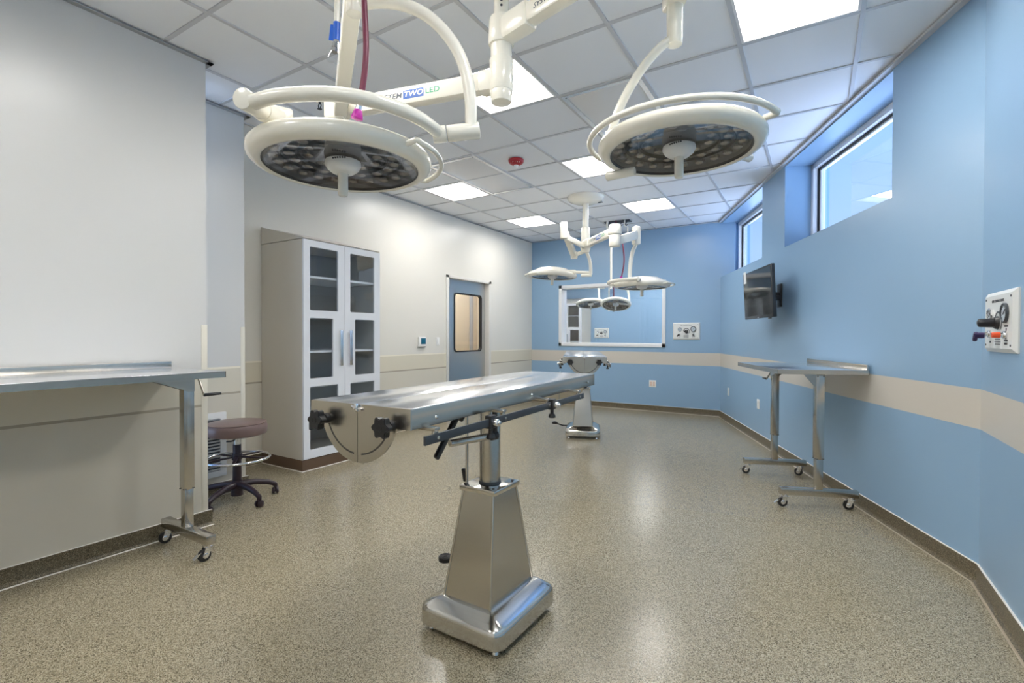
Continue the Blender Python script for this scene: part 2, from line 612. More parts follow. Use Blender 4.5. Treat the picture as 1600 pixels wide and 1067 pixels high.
# corridor behind the door
CX = -5.9
struct(MB().boxmm((CX-0.15, 4.3, 0), (CX, YF+T, 2.8)).boxmm((CX, 4.15, 0), (XL-0.15, 4.3, 2.8)).boxmm((CX, 8.2, 0), (XL-0.15, YF+T-0.03, 2.8)).build('wall_corridor', M_beige))
struct(MB().boxmm((CX-0.15, 4.15, 2.7), (XL-0.15, YF+T, 2.8)).build('ceiling_corridor', M_tile))
m = MB()
m.boxmm((CX, 7.95, 0), (CX+0.05, 8.02, 2.35), 0.004)
struct(m.build('trim_corridor', pmat('grey_corridor_trim', (0.36, 0.36, 0.37), 0.35)))

# next theatre seen through the observation window
Y9 = 12.85
struct(MB().boxmm((-7.2, Y9, 0), (-1.6, Y9+0.2, H+0.1)).build('wall_theatre_far', M_blue))
struct(MB().boxmm((-7.3, YF+T, 0), (-7.1, Y9+0.2, H+0.1)).build('wall_theatre_left', M_cream))
struct(MB().boxmm((-1.68, YF+T, 0), (-1.6, Y9, H+0.1)).boxmm((-7.1, YF+T-0.02, 0), (XL-0.15, YF+T, H+0.1)).build('wall_theatre_right', M_blue))
struct(MB().boxmm((-7.3, YF+T, H), (-1.6, Y9+0.2, H+0.1)).build('ceiling_theatre', M_tile))

# ceiling: tiles with openings for the recessed lamps
GX = [0.205-0.617*k for k in range(-2, 9)]
GY = [2.08+0.622*k for k in range(-6, 11)]
GX.sort()
LAMPS = [(-0.412, 2.702), (-2.263, 2.702), (-2.263, 4.568), (-4.114, 4.568), (-2.263, 6.434), (-4.114, 6.434),
         (-0.412, 0.836), (-2.263, 0.836), (-0.412, -1.03), (-2.263, -1.03)]
def is_lamp(x, y):
    return any(abs(x-a) < 0.1 and abs(y-b) < 0.1 for a, b in LAMPS)
xs = [g for g in GX]
ys = [g for g in GY]
t = bmesh.new()
for i in range(len(xs)-1):
    for j in range(len(ys)-1):
        if is_lamp(xs[i], ys[j]):
            continue
        t.faces.new([t.verts.new((x, y, 0)) for x, y in ((xs[i], ys[j]), (xs[i], ys[j+1]), (xs[i+1], ys[j+1]), (xs[i+1], ys[j]))])
def clip_room(bm):
    for co_, no in (((XL-0.02, 0, 0), (-1, 0, 0)), ((0, YF+0.02, 0), (0, 1, 0)), ((0, YB-0.05, 0), (0, -1, 0)), ((XR+0.02, 0, 0), (1, 0, 0)),
                    (WP+WN*0.02, WN)):
        g = bm.verts[:]+bm.edges[:]+bm.faces[:]
        bmesh.ops.bisect_plane(bm, geom=g, plane_co=co_, plane_no=no, clear_outer=True)
clip_room(t)
m = MB()
m._add(t, Matrix.Translation((0, 0, H+0.008)))
ceil = struct(m.build('ceiling', M_tile))
t2 = MB()
for x in GX:
    t2.boxmm((x-0.012, YB, H), (x+0.012, YF, H+0.009))
for y in GY:
    t2.boxmm((XL, y-0.012, H+0.0005), (XR, y+0.012, H+0.0085))
clip_room(t2.bm)
t2.build('ceiling_grid', M_grid, ceil)
dk = MB()
dk.boxmm((XL-0.3, YB-0.2, H+0.10), (XR+0.3, YF+T, H+0.12))
bmesh.ops.bisect_plane(dk.bm, geom=dk.bm.verts[:]+dk.bm.edges[:]+dk.bm.faces[:], plane_co=WP+WN*0.3, plane_no=WN, clear_outer=True)
bmesh.ops.holes_fill(dk.bm, edges=dk.bm.edges[:])
struct(dk.build('ceiling_deck', M_tile))

# wall angle trims under the ceiling
tr = MB()
tr.boxmm((X1, YB, H-0.010), (X1+0.035, Y1+0.035, H-0.004)).boxmm((X1-0.57, Y1, H-0.010), (X1+0.035, Y1+0.035, H-0.004))
tr.boxmm((X2, Y1, H-0.010), (X2+0.035, Y2+0.035, H-0.004)).boxmm((X2-0.66, Y2, H-0.010), (X2+0.035, Y2+0.035, H-0.004))
tr.boxmm((XL, Y2, H-0.010), (XL+0.03, YF, H-0.004))
struct(tr.build('trim_1', pmat('grey_wall_angle', (0.36, 0.37, 0.38), 0.4)))
tr = MB()
wbox(tr, 0, WL, H-0.02, H-0.004, -0.04, 0.0)
tr.boxmm((XR-0.04, YB, H-0.02), (XR, YR, H-0.004)).boxmm((XL, YF-0.025, H-0.010), (XC, YF, H-0.004))
struct(tr.build('trim_2', M_grid))

# coved baseboards
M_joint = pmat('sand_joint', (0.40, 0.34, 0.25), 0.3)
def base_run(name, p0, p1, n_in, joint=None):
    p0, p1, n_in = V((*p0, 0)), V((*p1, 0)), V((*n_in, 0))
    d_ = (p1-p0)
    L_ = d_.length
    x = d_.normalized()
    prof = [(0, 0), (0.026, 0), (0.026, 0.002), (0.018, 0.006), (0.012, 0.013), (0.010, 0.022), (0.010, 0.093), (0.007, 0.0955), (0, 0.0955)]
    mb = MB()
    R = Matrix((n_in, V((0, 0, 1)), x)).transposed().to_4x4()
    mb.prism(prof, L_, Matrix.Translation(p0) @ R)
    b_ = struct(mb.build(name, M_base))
    c_ = MB()
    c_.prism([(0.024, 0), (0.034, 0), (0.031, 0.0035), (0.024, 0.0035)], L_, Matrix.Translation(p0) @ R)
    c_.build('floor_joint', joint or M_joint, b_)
    c_ = MB()
    c_.prism([(0, 0.0955), (0.009, 0.0955), (0.007, 0.0975), (0, 0.0975)], L_, Matrix.Translation(p0) @ R)
    c_.build('caulk_line', M_caulk, b_)
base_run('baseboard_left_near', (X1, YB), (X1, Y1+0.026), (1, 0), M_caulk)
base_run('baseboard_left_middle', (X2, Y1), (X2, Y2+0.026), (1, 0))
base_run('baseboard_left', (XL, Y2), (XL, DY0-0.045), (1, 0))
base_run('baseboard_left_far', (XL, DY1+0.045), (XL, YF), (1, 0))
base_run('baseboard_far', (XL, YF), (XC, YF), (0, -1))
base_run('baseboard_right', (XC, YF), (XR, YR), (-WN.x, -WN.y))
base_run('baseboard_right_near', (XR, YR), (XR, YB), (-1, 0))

# corner guards on the two left corners
for (x, y, lab) in ((X1, Y1, 'ivory corner guard strip on the nearest left wall corner, beside the worktable crank'),
                    (X2, Y2, 'ivory corner guard strip on the recessed left wall corner, behind the brown stool')):
    g = MB()
    g.boxmm((x-0.035, y, 0.1), (x+0.003, y+0.003, 1.315), 0.001).boxmm((x, y-0.035, 0.1), (x+0.003, y+0.003, 1.315), 0.001)
    tag(g.build('corner_guard', M_guard), lab, 'corner guard')

# ------------------------------------------------------------------ ceiling things
def ceiling_light():
    r = thing('ceiling_light', '', 'ceiling light', (0, 0, H))
    w, dp = 0.594, 0.06
    f = MB()
    o = rrect(0, 0, w, w, 0.003, 1)
    i = rrect(0, 0, w-0.03, w-0.03, 0.003, 1)
    f.ringprism(o, i, 0.008, Matrix.Translation((0, 0, 0.001)))
    f.build('frame', M_panel, r, True)
    s = MB()
    a, b = (w-0.03)/2, 0.235
    for k in range(4):
        R = Matrix.Rotation(k*PI/2, 4, 'Z')
        p = [R @ V(q) for q in ((-a, -a, 0.004), (a, -a, 0.004), (b, -b, dp), (-b, -b, dp))]
        q = [v+V((0, 0, 0.004)) for v in p]
        vs = [s.bm.verts.new(v) for v in p+q]
        for f4 in ((0, 1, 2, 3), (7, 6, 5, 4), (0, 4, 5, 1), (1, 5, 6, 2), (2, 6, 7, 3), (3, 7, 4, 0)):
            s.bm.faces.new([vs[n] for n in f4])
    s.build('reflector', M_panel, r, True, 10)
    MB().box((0, 0, dp), (0.47, 0.47, 0.006)).build('diffuser', M_lamp, r, True)
    return r
LLAB = ['recessed square ceiling light above the right wall window, at the top edge of the photo',
        'recessed square ceiling light directly behind the lower hub of the near surgical light',
        'recessed square ceiling light just left of the nearest right-hand lamp head, past the red alarm',
        'recessed square ceiling light above the cabinet, nearest the left wall',
        'recessed square ceiling light beside the far lamp column and black hose bracket',
        'recessed square ceiling light nearest the far end of the left wall, above the door',
        'recessed square ceiling light above the camera on the right', 'recessed square ceiling light above the camera on the left',
        'recessed square ceiling light by the back wall on the right', 'recessed square ceiling light by the back wall on the left']
l0 = ceiling_light()
for i, (x, y) in enumerate(LAMPS):
    c = l0 if i == 0 else copy_tree(l0)
    move(c, (x+0.3085, y+0.311, H), 0, LLAB[i])
    c['group'] = 'recessed square ceiling lights'
for i, (x, y) in enumerate(((-2.2, 9.6), (-4.6, 9.6), (-2.2, 11.6), (-4.9, 11.4), (-3.5, 11.9), (-3.4, 9.6), (-5.9, 9.6))):  # lamps out of view, more of them added to brighten the theatre wall
    c = copy_tree(l0)
    move(c, (x, y, H-0.065), 0, 'unseen ceiling light added to brighten the next theatre, above the observation window, number %s' % ('one', 'two', 'three', 'four', 'five', 'six', 'seven')[i])
    c['group'] = 'added ceiling lights of the next theatre'
for y in (5.4, 7.1):
    c = copy_tree(l0)
    move(c, (-5.3, y, 2.7-0.065), 0, 'corridor ceiling light behind the steel door, at its ' + ('near end' if y < 6 else 'far end'))
    c['group'] = 'corridor ceiling lights'

def diffuser_panel(x0, y0, x1, y1, lab):
    r = thing('ceiling_panel', lab, 'air diffuser', ((x0+x1)/2, (y0+y1)/2, H), 0, 'smooth air diffuser panels in the ceiling')
    w, l = x1-x0-0.024, y1-y0-0.024
    f = MB()
    f.ringprism(rrect(0, 0, w, l, 0.003, 1), rrect(0, 0, w-0.07, l-0.07, 0.003, 1), 0.012, Matrix.Translation((0, 0, -0.004)))
    f.build('frame', M_alu, r, True)
    MB().box((0, 0, 0.0045), (w-0.04, l-0.04, 0.004), None, 0.001).build('face_plate', M_panel, r, True)
    for sx in (-1, 1):
        for sy in (-1, 1):
            MB().cyl((sx*(w/2-0.03), sy*(l/2-0.03), -0.006), (sx*(w/2-0.03), sy*(l/2-0.03), 0.001), 0.006, None, 10).build('screw', M_ink, r, True)
diffuser_panel(-1.646, 3.324, -1.029, 3.946+0.622, 'smooth metal-framed ceiling panel behind the curved arm of the right near lamp head')
diffuser_panel(-3.497, 3.946, -2.88, 5.19, 'smooth metal-framed ceiling panel left of the red smoke alarm')

r = thing('smoke_alarm', 'round red fire alarm on the ceiling between the two near lamp heads', 'smoke alarm', (-2.60, 4.29, H))
MB().lathe([(0, -0.052), (0.028, -0.052), (0.05, -0.045), (0.072, -0.03), (0.078, -0.012), (0.078, 0), (0, 0)], Matrix.Identity(4), 32).build('body', M_red, r, True)
MB().lathe([(0, -0.085), (0.012, -0.083), (0.02, -0.07), (0.024, -0.052), (0, -0.052)], Matrix.Identity(4), 20).build('strobe', M_white, r, True)
tx = MB()
for k, ch in enumerate('FIRE'):
    a = YAW+PI*1.5+rad((k-1.5)*19)
    n = V((math.cos(a), math.sin(a), -0.55)).normalized()
    x = V((-math.sin(a), math.cos(a), 0))
    R = Matrix((x, n.cross(x), n)).transposed().to_4x4()
    tx.text(ch, 0.02, Matrix.Translation(V((math.cos(a)*0.066, math.sin(a)*0.066, -0.0385))) @ R)
tx.build('lettering', M_white, r, True)

def sprinkler(x, y, lab):
    r = thing('sprinkler', lab, 'sprinkler', (x, y, H))
    MB().lathe([(0, -0.006), (0.028, -0.005), (0.034, 0), (0, 0)], Matrix.Identity(4), 20).build('escutcheon', M_chrome, r, True)
    s = MB()
    s.cyl((0, 0, -0.022), (0, 0, -0.004), 0.009, None, 12)
    for sx in (-1, 1):
        s.tube(smooth([(sx*0.008, 0, -0.018), (sx*0.016, 0, -0.034), (sx*0.006, 0, -0.052), (0, 0, -0.056)], 4), 0.0035, 6)
    s.cyl((0, 0, -0.061), (0, 0, -0.057), 0.017, None, 14)
    s.build('head', M_dark, r, True)
sprinkler(-3.225, 2.441, 'small dark sprinkler head on the ceiling behind the left near lamp yoke')
# small hook beside the far lamp column
r = thing('ceiling_hook', 'small dark hook hanging beside the far lamp column, just below the ceiling', 'hook', (-2.37, 5.98, H))
MB().cyl((0, 0, -0.004), (0, 0, 0), 0.02, None, 16).cyl((0, 0, -0.07), (0, 0, 0), 0.006, None, 8).build('stem', M_dark, r, True)
MB().box((0.01, 0, -0.07), (0.06, 0.02, 0.012), None, 0.003).build('deflector', M_dark, r, True)

# ------------------------------------------------------------------ wall fittings
def facing(n):
    """rotation about z that turns a plate facing -y to face n"""
    return math.atan2(n[1], n[0])+PI/2
FR = facing(-WN)

def wall_plate(name, lab, cat, loc, rz, w, h, group=None):
    r = thing(name, lab, cat, loc, rz, group)
    MB().box((0, -0.004, 0), (w, 0.008, h), None, 0.003).build('plate', M_white, r, True)
    return r
r = wall_plate('outlet', 'white double power outlet on the blue far wall below the window', 'outlet', (-2.312, YF, 0.457), 0, 0.115, 0.115)
for sx in (-1, 1):
    MB().box((sx*0.024, -0.0095, 0), (0.034, 0.003, 0.07), None, 0.001).build('receptacle', pmat('outlet_face', (0.8, 0.62, 0.52), 0.4), r, True)
    for sz in (-0.02, 0.02):
        for k in (-0.006, 0.006):
            MB().box((sx*0.024+k, -0.0112, sz), (0.002, 0.001, 0.009)).build('slot', M_ink, r, True)
for s_, z_, lab in ((4.742, 0.444, 'white blank plate low on the blue right wall, nearest the far corner'),
                    (3.42, 0.444, 'white outlet plate low on the blue right wall, left of the worktable legs')):
    r = wall_plate('wall_plate', lab, 'outlet', wr(s_, 0, z_), FR, 0.08, 0.115)
    for sz in (-1, 1):
        MB().box((0, -0.0092, sz*0.021), (0.034, 0.003, 0.028), None, 0.001).build('receptacle', M_white, r, True)
FL = facing((1, 0))
r = thing('thermostat', 'square white thermostat with a teal display on the cream wall', 'thermostat', (XL, 5.125, 1.163), FL)
MB().box((0, -0.014, 0), (0.15, 0.028, 0.135), None, 0.008).build('case', M_white, r, True)
MB().box((0.012, -0.0295, 0.01), (0.095, 0.003, 0.085), None, 0.001).build('display', M_lcd, r, True)
MB().box((0, -0.012, -0.069), (0.13, 0.022, 0.006)).build('base_grille', M_ink, r, True)
r = wall_plate('light_switch', 'white light switch on the cream wall beside the steel door', 'light switch', (XL, 5.466, 1.167), FL, 0.072, 0.118)
MB().box((0, -0.0095, 0), (0.034, 0.005, 0.068), None, 0.0015).build('rocker', M_white, r, True)
MB().box((0, -0.0125, -0.045), (0.012, 0.002, 0.005)).build('indicator', M_ink, r, True)

# return-air grille on the recessed wall
r = thing('vent_grille', 'white louvred return-air grille low on the recessed wall, behind the stool', 'vent', (X2, 1.92, 0.396), FL)
gw, gh = 0.42, 0.50
M90 = Matrix.Rotation(PI/2, 4, 'X')
MB().ringprism(rrect(0, 0, gw, gh, 0.004, 1), rrect(0, 0, gw-0.09, gh-0.09, 0.004, 1), 0.012, M90).build('frame', M_white, r, True)
MB().box((0, -0.0015, 0), (gw-0.085, 0.002, gh-0.085)).build('backing', M_ink, r, True)
s = MB()
for k in range(17):
    s.box((0, -0.006, -0.195+k*0.0244), (gw-0.09, 0.0025, 0.018), Matrix.Rotation(rad(38), 3, 'X'))
s.build('louvres', M_white, r, True)

# gas control panels
def gas_panel(lab, loc, rz, detail):
    r = thing('gas_control_station', lab, 'gas control panel', loc, rz, 'gas control panels on the walls')
    w, h = 0.42, 0.275
    p = MB()
    M = Matrix.Rotation(PI/2, 4, 'X')
    t_ = bmesh.new()
    fo = [(-w/2, -h/2), (w/2, -h/2), (w/2, h/2), (-w/2, h/2)]
    fi = [(x*(1-0.036/w), y*(1-0.036/h)) for x, y in fo]
    a = [t_.verts.new(M @ V((x, y, 0))) for x, y in fo]
    b = [t_.verts.new(M @ V((x, y, 0.006))) for x, y in fo]
    c = [t_.verts.new(M @ V((x, y, 0.02))) for x, y in fi]
    t_.faces.new(c); t_.faces.new(a[::-1])
    for A, B in ((a, b), (b, c)):
        for i in range(4):
            t_.faces.new([A[i], A[(i+1) % 4], B[(i+1) % 4], B[i]])
    p._add(t_, Matrix.Identity(4))
    p.build('face_plate', pmat('panel_white', (0.77, 0.78, 0.76), 0.3), r, True, 20)
    for sx in (-1, 1):
        for sz in (-1, 1):
            MB().cyl((sx*0.175, -0.022, sz*0.105), (sx*0.175, -0.019, sz*0.105), 0.005, None, 10).build('screw', M_ink, r, True)
    F = Matrix.Rotation(PI/2, 4, 'X')
    tx = MB()
    tx.text('GAS CONTROL PANEL', 0.017, Matrix.Translation((0.0, -0.0206, 0.093)) @ F)
    for x, z, t2_, sz in ((0.118, -0.022, 'VACUUM', 0.011), (-0.105, -0.092, 'GAS', 0.011), (0.115, -0.098, 'WAGD', 0.012)):
        tx.text(t2_, sz, Matrix.Translation((x, -0.0206, z)) @ F)
    for k in range(4):
        tx.box((0.0, -0.0204, -0.068-k*0.011), (0.085-0.008*(k % 2), 0.001, 0.004))
    tx.box((0.118, -0.0204, -0.036), (0.01, 0.001, 0.012)).box((0.115, -0.0204, -0.083), (0.045, 0.001, 0.006))
    tx.build('lettering', M_ink, r, True)
    for gx, gz, gr, nm in ((-0.095, 0.03, 0.035, 0), (0.11, 0.035, 0.043, 1)):
        g = MB()
        g.lathe([(gr-0.008, 0.020), (gr, 0.020), (gr, 0.029), (gr-0.003, 0.0315), (gr-0.008, 0.0295), (gr-0.008, 0.020)], Matrix.Translation((gx, 0, gz)) @ F, 32)
        ga = g.build('gauge', M_chrome if nm == 0 else M_dark, r, True)
        MB().cyl((gx, -0.020, gz), (gx, -0.027, gz), gr-0.008, None, 28).build('dial_face', pmat('gauge_face', (0.55, 0.62, 0.68), 0.2), ga, True)
        n = MB()
        n.bar((gx-0.006, -0.0285, gz-0.006), (gx+0.018, -0.0285, gz+0.016), 0.003, 0.002, 0, V((0, 1, 0)))
        for k in range(11):
            an = rad(225-27*k)
            n.bar(V((gx, -0.0275, gz))+V((math.cos(an), 0, math.sin(an)))*(gr-0.017), V((gx, -0.0275, gz))+V((math.cos(an), 0, math.sin(an)))*(gr-0.010), 0.0025, 0.001, 0, V((0, 1, 0)))
        n.build('needle', M_ink, ga, True)
    # selector scale and handle
    sc = MB()
    sc.lathe([(0.043, 0.0202), (0.052, 0.0202), (0.052, 0.0212), (0.043, 0.0212), (0.043, 0.0202)], Matrix.Translation((0.005, 0, -0.005)) @ F, 40, rad(-35), rad(170))
    sc.build('selector_scale', M_ink, r, True)
    hd = MB()
    hd.cyl((0.005, -0.02, -0.005), (0.005, -0.034, -0.005), 0.03, 0.026, 24, 0.002)
    hd.cyl((0.005, -0.03, -0.005), (0.005, -0.088, -0.005), 0.021, 0.019, 20, 0.006)
    hd.box((0.005, -0.075, -0.005), (0.062 if not detail else 0.03, 0.03, 0.02), Matrix.Rotation(rad(10), 3, 'Y'), 0.006)
    hd.build('selector_handle', M_black, r, True)
    for cx, cz, mt, nm in ((-0.105, -0.055, M_violet, 'gas_outlet'), (0.115, -0.06, M_orange if detail else M_dark, 'vacuum_outlet')):
        q = MB()
        q.cyl((cx, -0.02, cz), (cx, -0.03, cz), 0.018, 0.016, 20, 0.001)
        q.cyl((cx, -0.03, cz), (cx, -0.042, cz), 0.011, None, 16)
        o = q.build(nm, M_chrome, r, True)
        q = MB()
        if mt is M_violet:
            q.box((cx-0.004, -0.058, cz-0.006), (0.02, 0.038, 0.026), Matrix.Rotation(rad(35), 3, 'Y'), 0.006)
            q.box((cx-0.012, -0.07, cz-0.012), (0.018, 0.018, 0.05), Matrix.Rotation(rad(40), 3, 'Y'), 0.006)
            q.build('plug', mt if detail else M_black, o, True)
        else:
            q.cyl((cx, -0.038, cz), (cx, -0.066, cz), 0.013, 0.012, 16, 0.003)
            q.build('plug', mt, o, True)
    return r
gas_panel('white gas control panel with purple and orange plugs on the near right wall', (XR, 3.025, 1.318), facing((-1, 0)), True)
gas_panel('white gas control panel on the blue far wall beside the observation window', (-1.775, YF, 1.330), 0, False)
gas_panel('gas control panel seen through the observation window on the next theatre wall', (-5.02, Y9, 1.33), 0, False)

# wall monitor
mc = wr(2.75, -0.215, 1.70)
r = thing('monitor', 'dark flat screen monitor tilted down on the blue right wall, white tag on one corner', 'monitor', mc, FR)
TL = Matrix.Rotation(rad(3), 4, 'X')
def tl(x, y, z):
    return TL @ V((x, y, z))
mw, mh, md = 0.91, 0.52, 0.036
b = MB(); b.box((0, 0, 0), (mw, md, mh), None, 0.006)
b.bm.transform(TL); b.build('case', M_bezel, r, True)
b = MB(); b.box((0, -md/2-0.0006, 0.006), (mw-0.035, 0.002, mh-0.05)); b.bm.transform(TL); b.build('screen', M_screen, r, True)
b = MB(); b.box((0.02, -md/2-0.001, -mh/2+0.011), (0.05, 0.0015, 0.008)); b.bm.transform(TL); b.build('badge', M_alu, r, True)
b = MB(); b.box((0.33, -0.008, -mh/2-0.006), (0.05, 0.02, 0.016), None, 0.003); b.bm.transform(TL); b.build('sensor', M_black, r, True)
b = MB(); b.box((-mw/2+0.085, -md/2-0.004, mh/2-0.05), (0.085, 0.003, 0.13)); b.bm.transform(TL); b.build('paper_tag', M_white, r, True)
b = MB()
b.box((0, 0.207, -0.02), (0.12, 0.016, 0.24), None, 0.004)
b.bar((0, 0.2, -0.02), (0, 0.045, -0.02), 0.06, 0.07, 0.006)
b.box((0, 0.05, -0.02), (0.2, 0.02, 0.2), None, 0.004)
b.box((0.05, 0.15, -0.05), (0.03, 0.1, 0.05), None, 0.008)
b.build('wall_mount', M_black, r, True)

# ------------------------------------------------------------------ glazed cabinets
def cabinet(lab, group):
    """origin: front left bottom corner of the body; x to its right, y towards its back"""
    r = thing('cabinet', lab, 'cabinet', (0, 0, 0), 0, group)
    W, D, HB, K = 0.925, 0.63, 2.13, 0.105
    b = MB()
    t_ = 0.019
    b.boxmm((0, 0.0, K), (t_, D, HB)).boxmm((W-t_, 0, K), (W, D, HB)).boxmm((t_, 0, HB-t_), (W-t_, D, HB)).boxmm((t_, 0, K), (W-t_, D, K+t_))
    b.boxmm((t_, D-0.012, K+t_), (W-t_, D, HB-t_))
    b.boxmm((W/2-0.01, 0.002, K+t_), (W/2+0.01, 0.02, HB-t_))
    body = b.build('body', M_cab, r, True)
    MB().boxmm((t_, D-0.016, K+t_), (W-t_, D-0.0125, HB-t_)).boxmm((t_, 0.02, K+t_), (t_+0.003, D-0.016, HB-t_)).boxmm((W-t_-0.003, 0.02, K+t_), (W-t_, D-0.016, HB-t_)).build('lining', M_cabin, body, True)
    w = MB()
    M = Matrix(((0, 0, 1, 0), (1, 0, 0, 0), (0, 1, 0, 0), (0, 0, 0, 1)))
    w.prism([(-0.018, HB+0.006), (D, HB+0.006), (D, HB+0.172), (-0.018, HB+0.012)], W, M)
    w.build('sloped_top', M_cab, r, True)
    k = MB()
    k.boxmm((-0.004, -0.006, 0), (W+0.004, D, K), 0.002)
    kk = k.build('kick_base', M_kick, r, True)
    k = MB()
    k.boxmm((-0.012, -0.014, 0), (W+0.012, D, 0.006), 0.001)
    k.build('caulk_line', M_caulk, kk, True)
    for z in (0.44, 0.77, 1.095, 1.43, 1.795):
        MB().boxmm((t_+0.003, 0.022, z-0.010), (W-t_-0.003, D-0.016, z+0.010)).build('shelf', M_white, r, True)
    for side in (0, 1):
        x0, x1 = (0.002, W/2-0.0015) if side == 0 else (W/2+0.0015, W-0.002)
        px = [0.068, 0.384] if side == 0 else [0.530, 0.846]
        pxm = [0.068, 0.325] if side == 0 else [0.590, 0.846]
        wins = [(px[0], px[1], 1.482, 2.066), (pxm[0], pxm[1], 0.85, 1.41), (px[0], px[1], 0.19, 0.775)]
        dm = MB()
        y0, y1 = -0.021, -0.001
        zs = [0.113, 0.19, 0.775, 0.85, 1.41, 1.482, 2.066, 2.128]
        for z0, z1 in ((zs[0], zs[1]), (zs[2], zs[3]), (zs[4], zs[5]), (zs[6], zs[7])):
            dm.boxmm((x0, y0, z0), (x1, y1, z1))
        for a, c, z0, z1 in wins:
            dm.boxmm((x0, y0, z0), (a, y1, z1))
            dm.boxmm((c, y0, z0), (x1, y1, z1))
            rr = 0.012
            for cx, cz, sx, sz in ((a, z0, 1, 1), (c, z0, -1, 1), (a, z1, 1, -1), (c, z1, -1, -1)):
                pts = [(cx, cz)]+[(cx+sx*(rr-rr*math.sin(q*PI/8)), cz+sz*(rr-rr*math.cos(q*PI/8))) for q in range(5)]
                dm.prism(pts, y1-y0, Matrix(((1, 0, 0, 0), (0, 0, 1, y0), (0, 1, 0, 0), (0, 0, 0, 1))))
        dd = dm.build('door', M_cabd, r, True, 20)
        for a, c, z0, z1 in wins:
            MB().boxmm((a-0.008, -0.012, z0-0.008), (c+0.008, -0.008, z1+0.008)).build('pane', M_cabglass, dd, True)
        hx = 0.405 if side == 0 else 0.519
        hm = MB()
        hm.boxmm((hx-0.016, -0.050, 0.955), (hx+0.016, -0.041, 1.30), 0.002)
        for z in (0.965, 1.29):
            hm.boxmm((hx-0.010, -0.045, z-0.006), (hx+0.010, -0.020, z+0.006))
        hm.build('handle', M_alu, dd, True)
    bx = MB()
    bx.boxmm((0.60, 0.10, 1.44), (0.86, 0.40, 1.60), 0.003)
    return r
cab = cabinet('tall glazed double-door cabinet with a sloped top against the cream left wall', 'glazed cabinets')
move(cab, (-3.984, 2.822, 0), PI/2, cab['label'])
cab2 = copy_tree(cab)
move(cab2, (-5.34-0.925, 12.22, 0), 0, 'glazed cabinet seen through the observation window, in the next theatre')

# ------------------------------------------------------------------ stool
r = thing('stool', 'round brown vinyl stool on five casters beside the left wall', 'stool', (-3.705, 2.07, 0), 0)
r_ = 0.205
MB().lathe([(0, 0.503), (r_-0.02, 0.503), (r_-0.004, 0.51), (r_, 0.525), (r_+0.002, 0.56), (r_-0.002, 0.58), (r_-0.010, 0.592), (r_-0.03, 0.5985), (0, 0.602)], Matrix.Identity(4), 56).build('seat', M_seat, r, True)
MB().lathe([(r_-0.009, 0.5885), (r_-0.004, 0.5885), (r_-0.003, 0.5925), (r_-0.008, 0.5945), (r_-0.012, 0.5935)], Matrix.Identity(4), 56).build('piping', M_seat, r, True)
MB().cyl((0, 0, 0.485), (0, 0, 0.503), 0.06, 0.09, 24).cyl((0, 0, 0.42), (0, 0, 0.49), 0.024, None, 20).build('seat_stem', M_chrome, r, True)
MB().tube(smooth([(0.03, -0.02, 0.485), (0.05, -0.06, 0.47), (0.06, -0.11, 0.475)], 4), 0.006, 8).build('height_lever', M_black, r, True)
c_ = MB()
c_.cyl((0, 0, 0.15), (0, 0, 0.43), 0.031, 0.028, 24, 0.003)
c_.cyl((0, 0, 0.315), (0, 0, 0.36), 0.036, None, 24, 0.003)
c_.build('column', M_stoolb, r, True)
fr = MB()
R0 = 0.222
fr.tube([(R0*math.cos(2*PI*k/56), R0*math.sin(2*PI*k/56), 0.325) for k in range(56)], 0.010, 10, True)
fr.build('foot_ring', M_chrome, r, True)
sp = MB()
for k in range(5):
    a = rad(36+72*k)
    sp.bar((0.025*math.cos(a), 0.025*math.sin(a), 0.335), (R0*math.cos(a), R0*math.sin(a), 0.322), 0.022, 0.012, 0.003)
sp.build('ring_spokes', M_stoolb, r, True)
MB().cyl((0, 0, 0.045), (0, 0, 0.155), 0.042, 0.036, 24, 0.004).build('hub', M_stoolb, r, True)
for k in range(5):
    a = rad(2+72*k)
    u = V((math.cos(a), math.sin(a), 0))
    w_ = V((-math.sin(a), math.cos(a), 0))
    lg = MB()
    path = smooth([u*0.03+V((0, 0, 0.125)), u*0.12+V((0, 0, 0.122)), u*0.21+V((0, 0, 0.103)), u*0.27+V((0, 0, 0.075))], 5)
    lg.tube(path, 0.02, 10, False, [0.026-0.009*i/(len(path)-1) for i in range(len(path))])
    lg.cyl(u*0.27+V((0, 0, 0.055)), u*0.27+V((0, 0, 0.085)), 0.016, None, 14, 0.003)
    leg = lg.build('leg', M_stoolb, r, True)
    cs = MB()
    b_ = rad(40*k+20)
    ax = V((math.cos(b_), math.sin(b_), 0))
    cc = u*0.27+V((0, 0, 0.027))
    for sgn in (-1, 1):
        cs.cyl(cc+ax*sgn*0.006, cc+ax*sgn*0.024, 0.027, 0.024, 20, 0.004)
    cs.cyl(cc-ax*0.008, cc+ax*0.008, 0.012, None, 10)
    cs.cyl(cc, cc+V((0, 0, 0.03)), 0.010, None, 10)
    cs.build('caster', M_stoolb, leg, True)

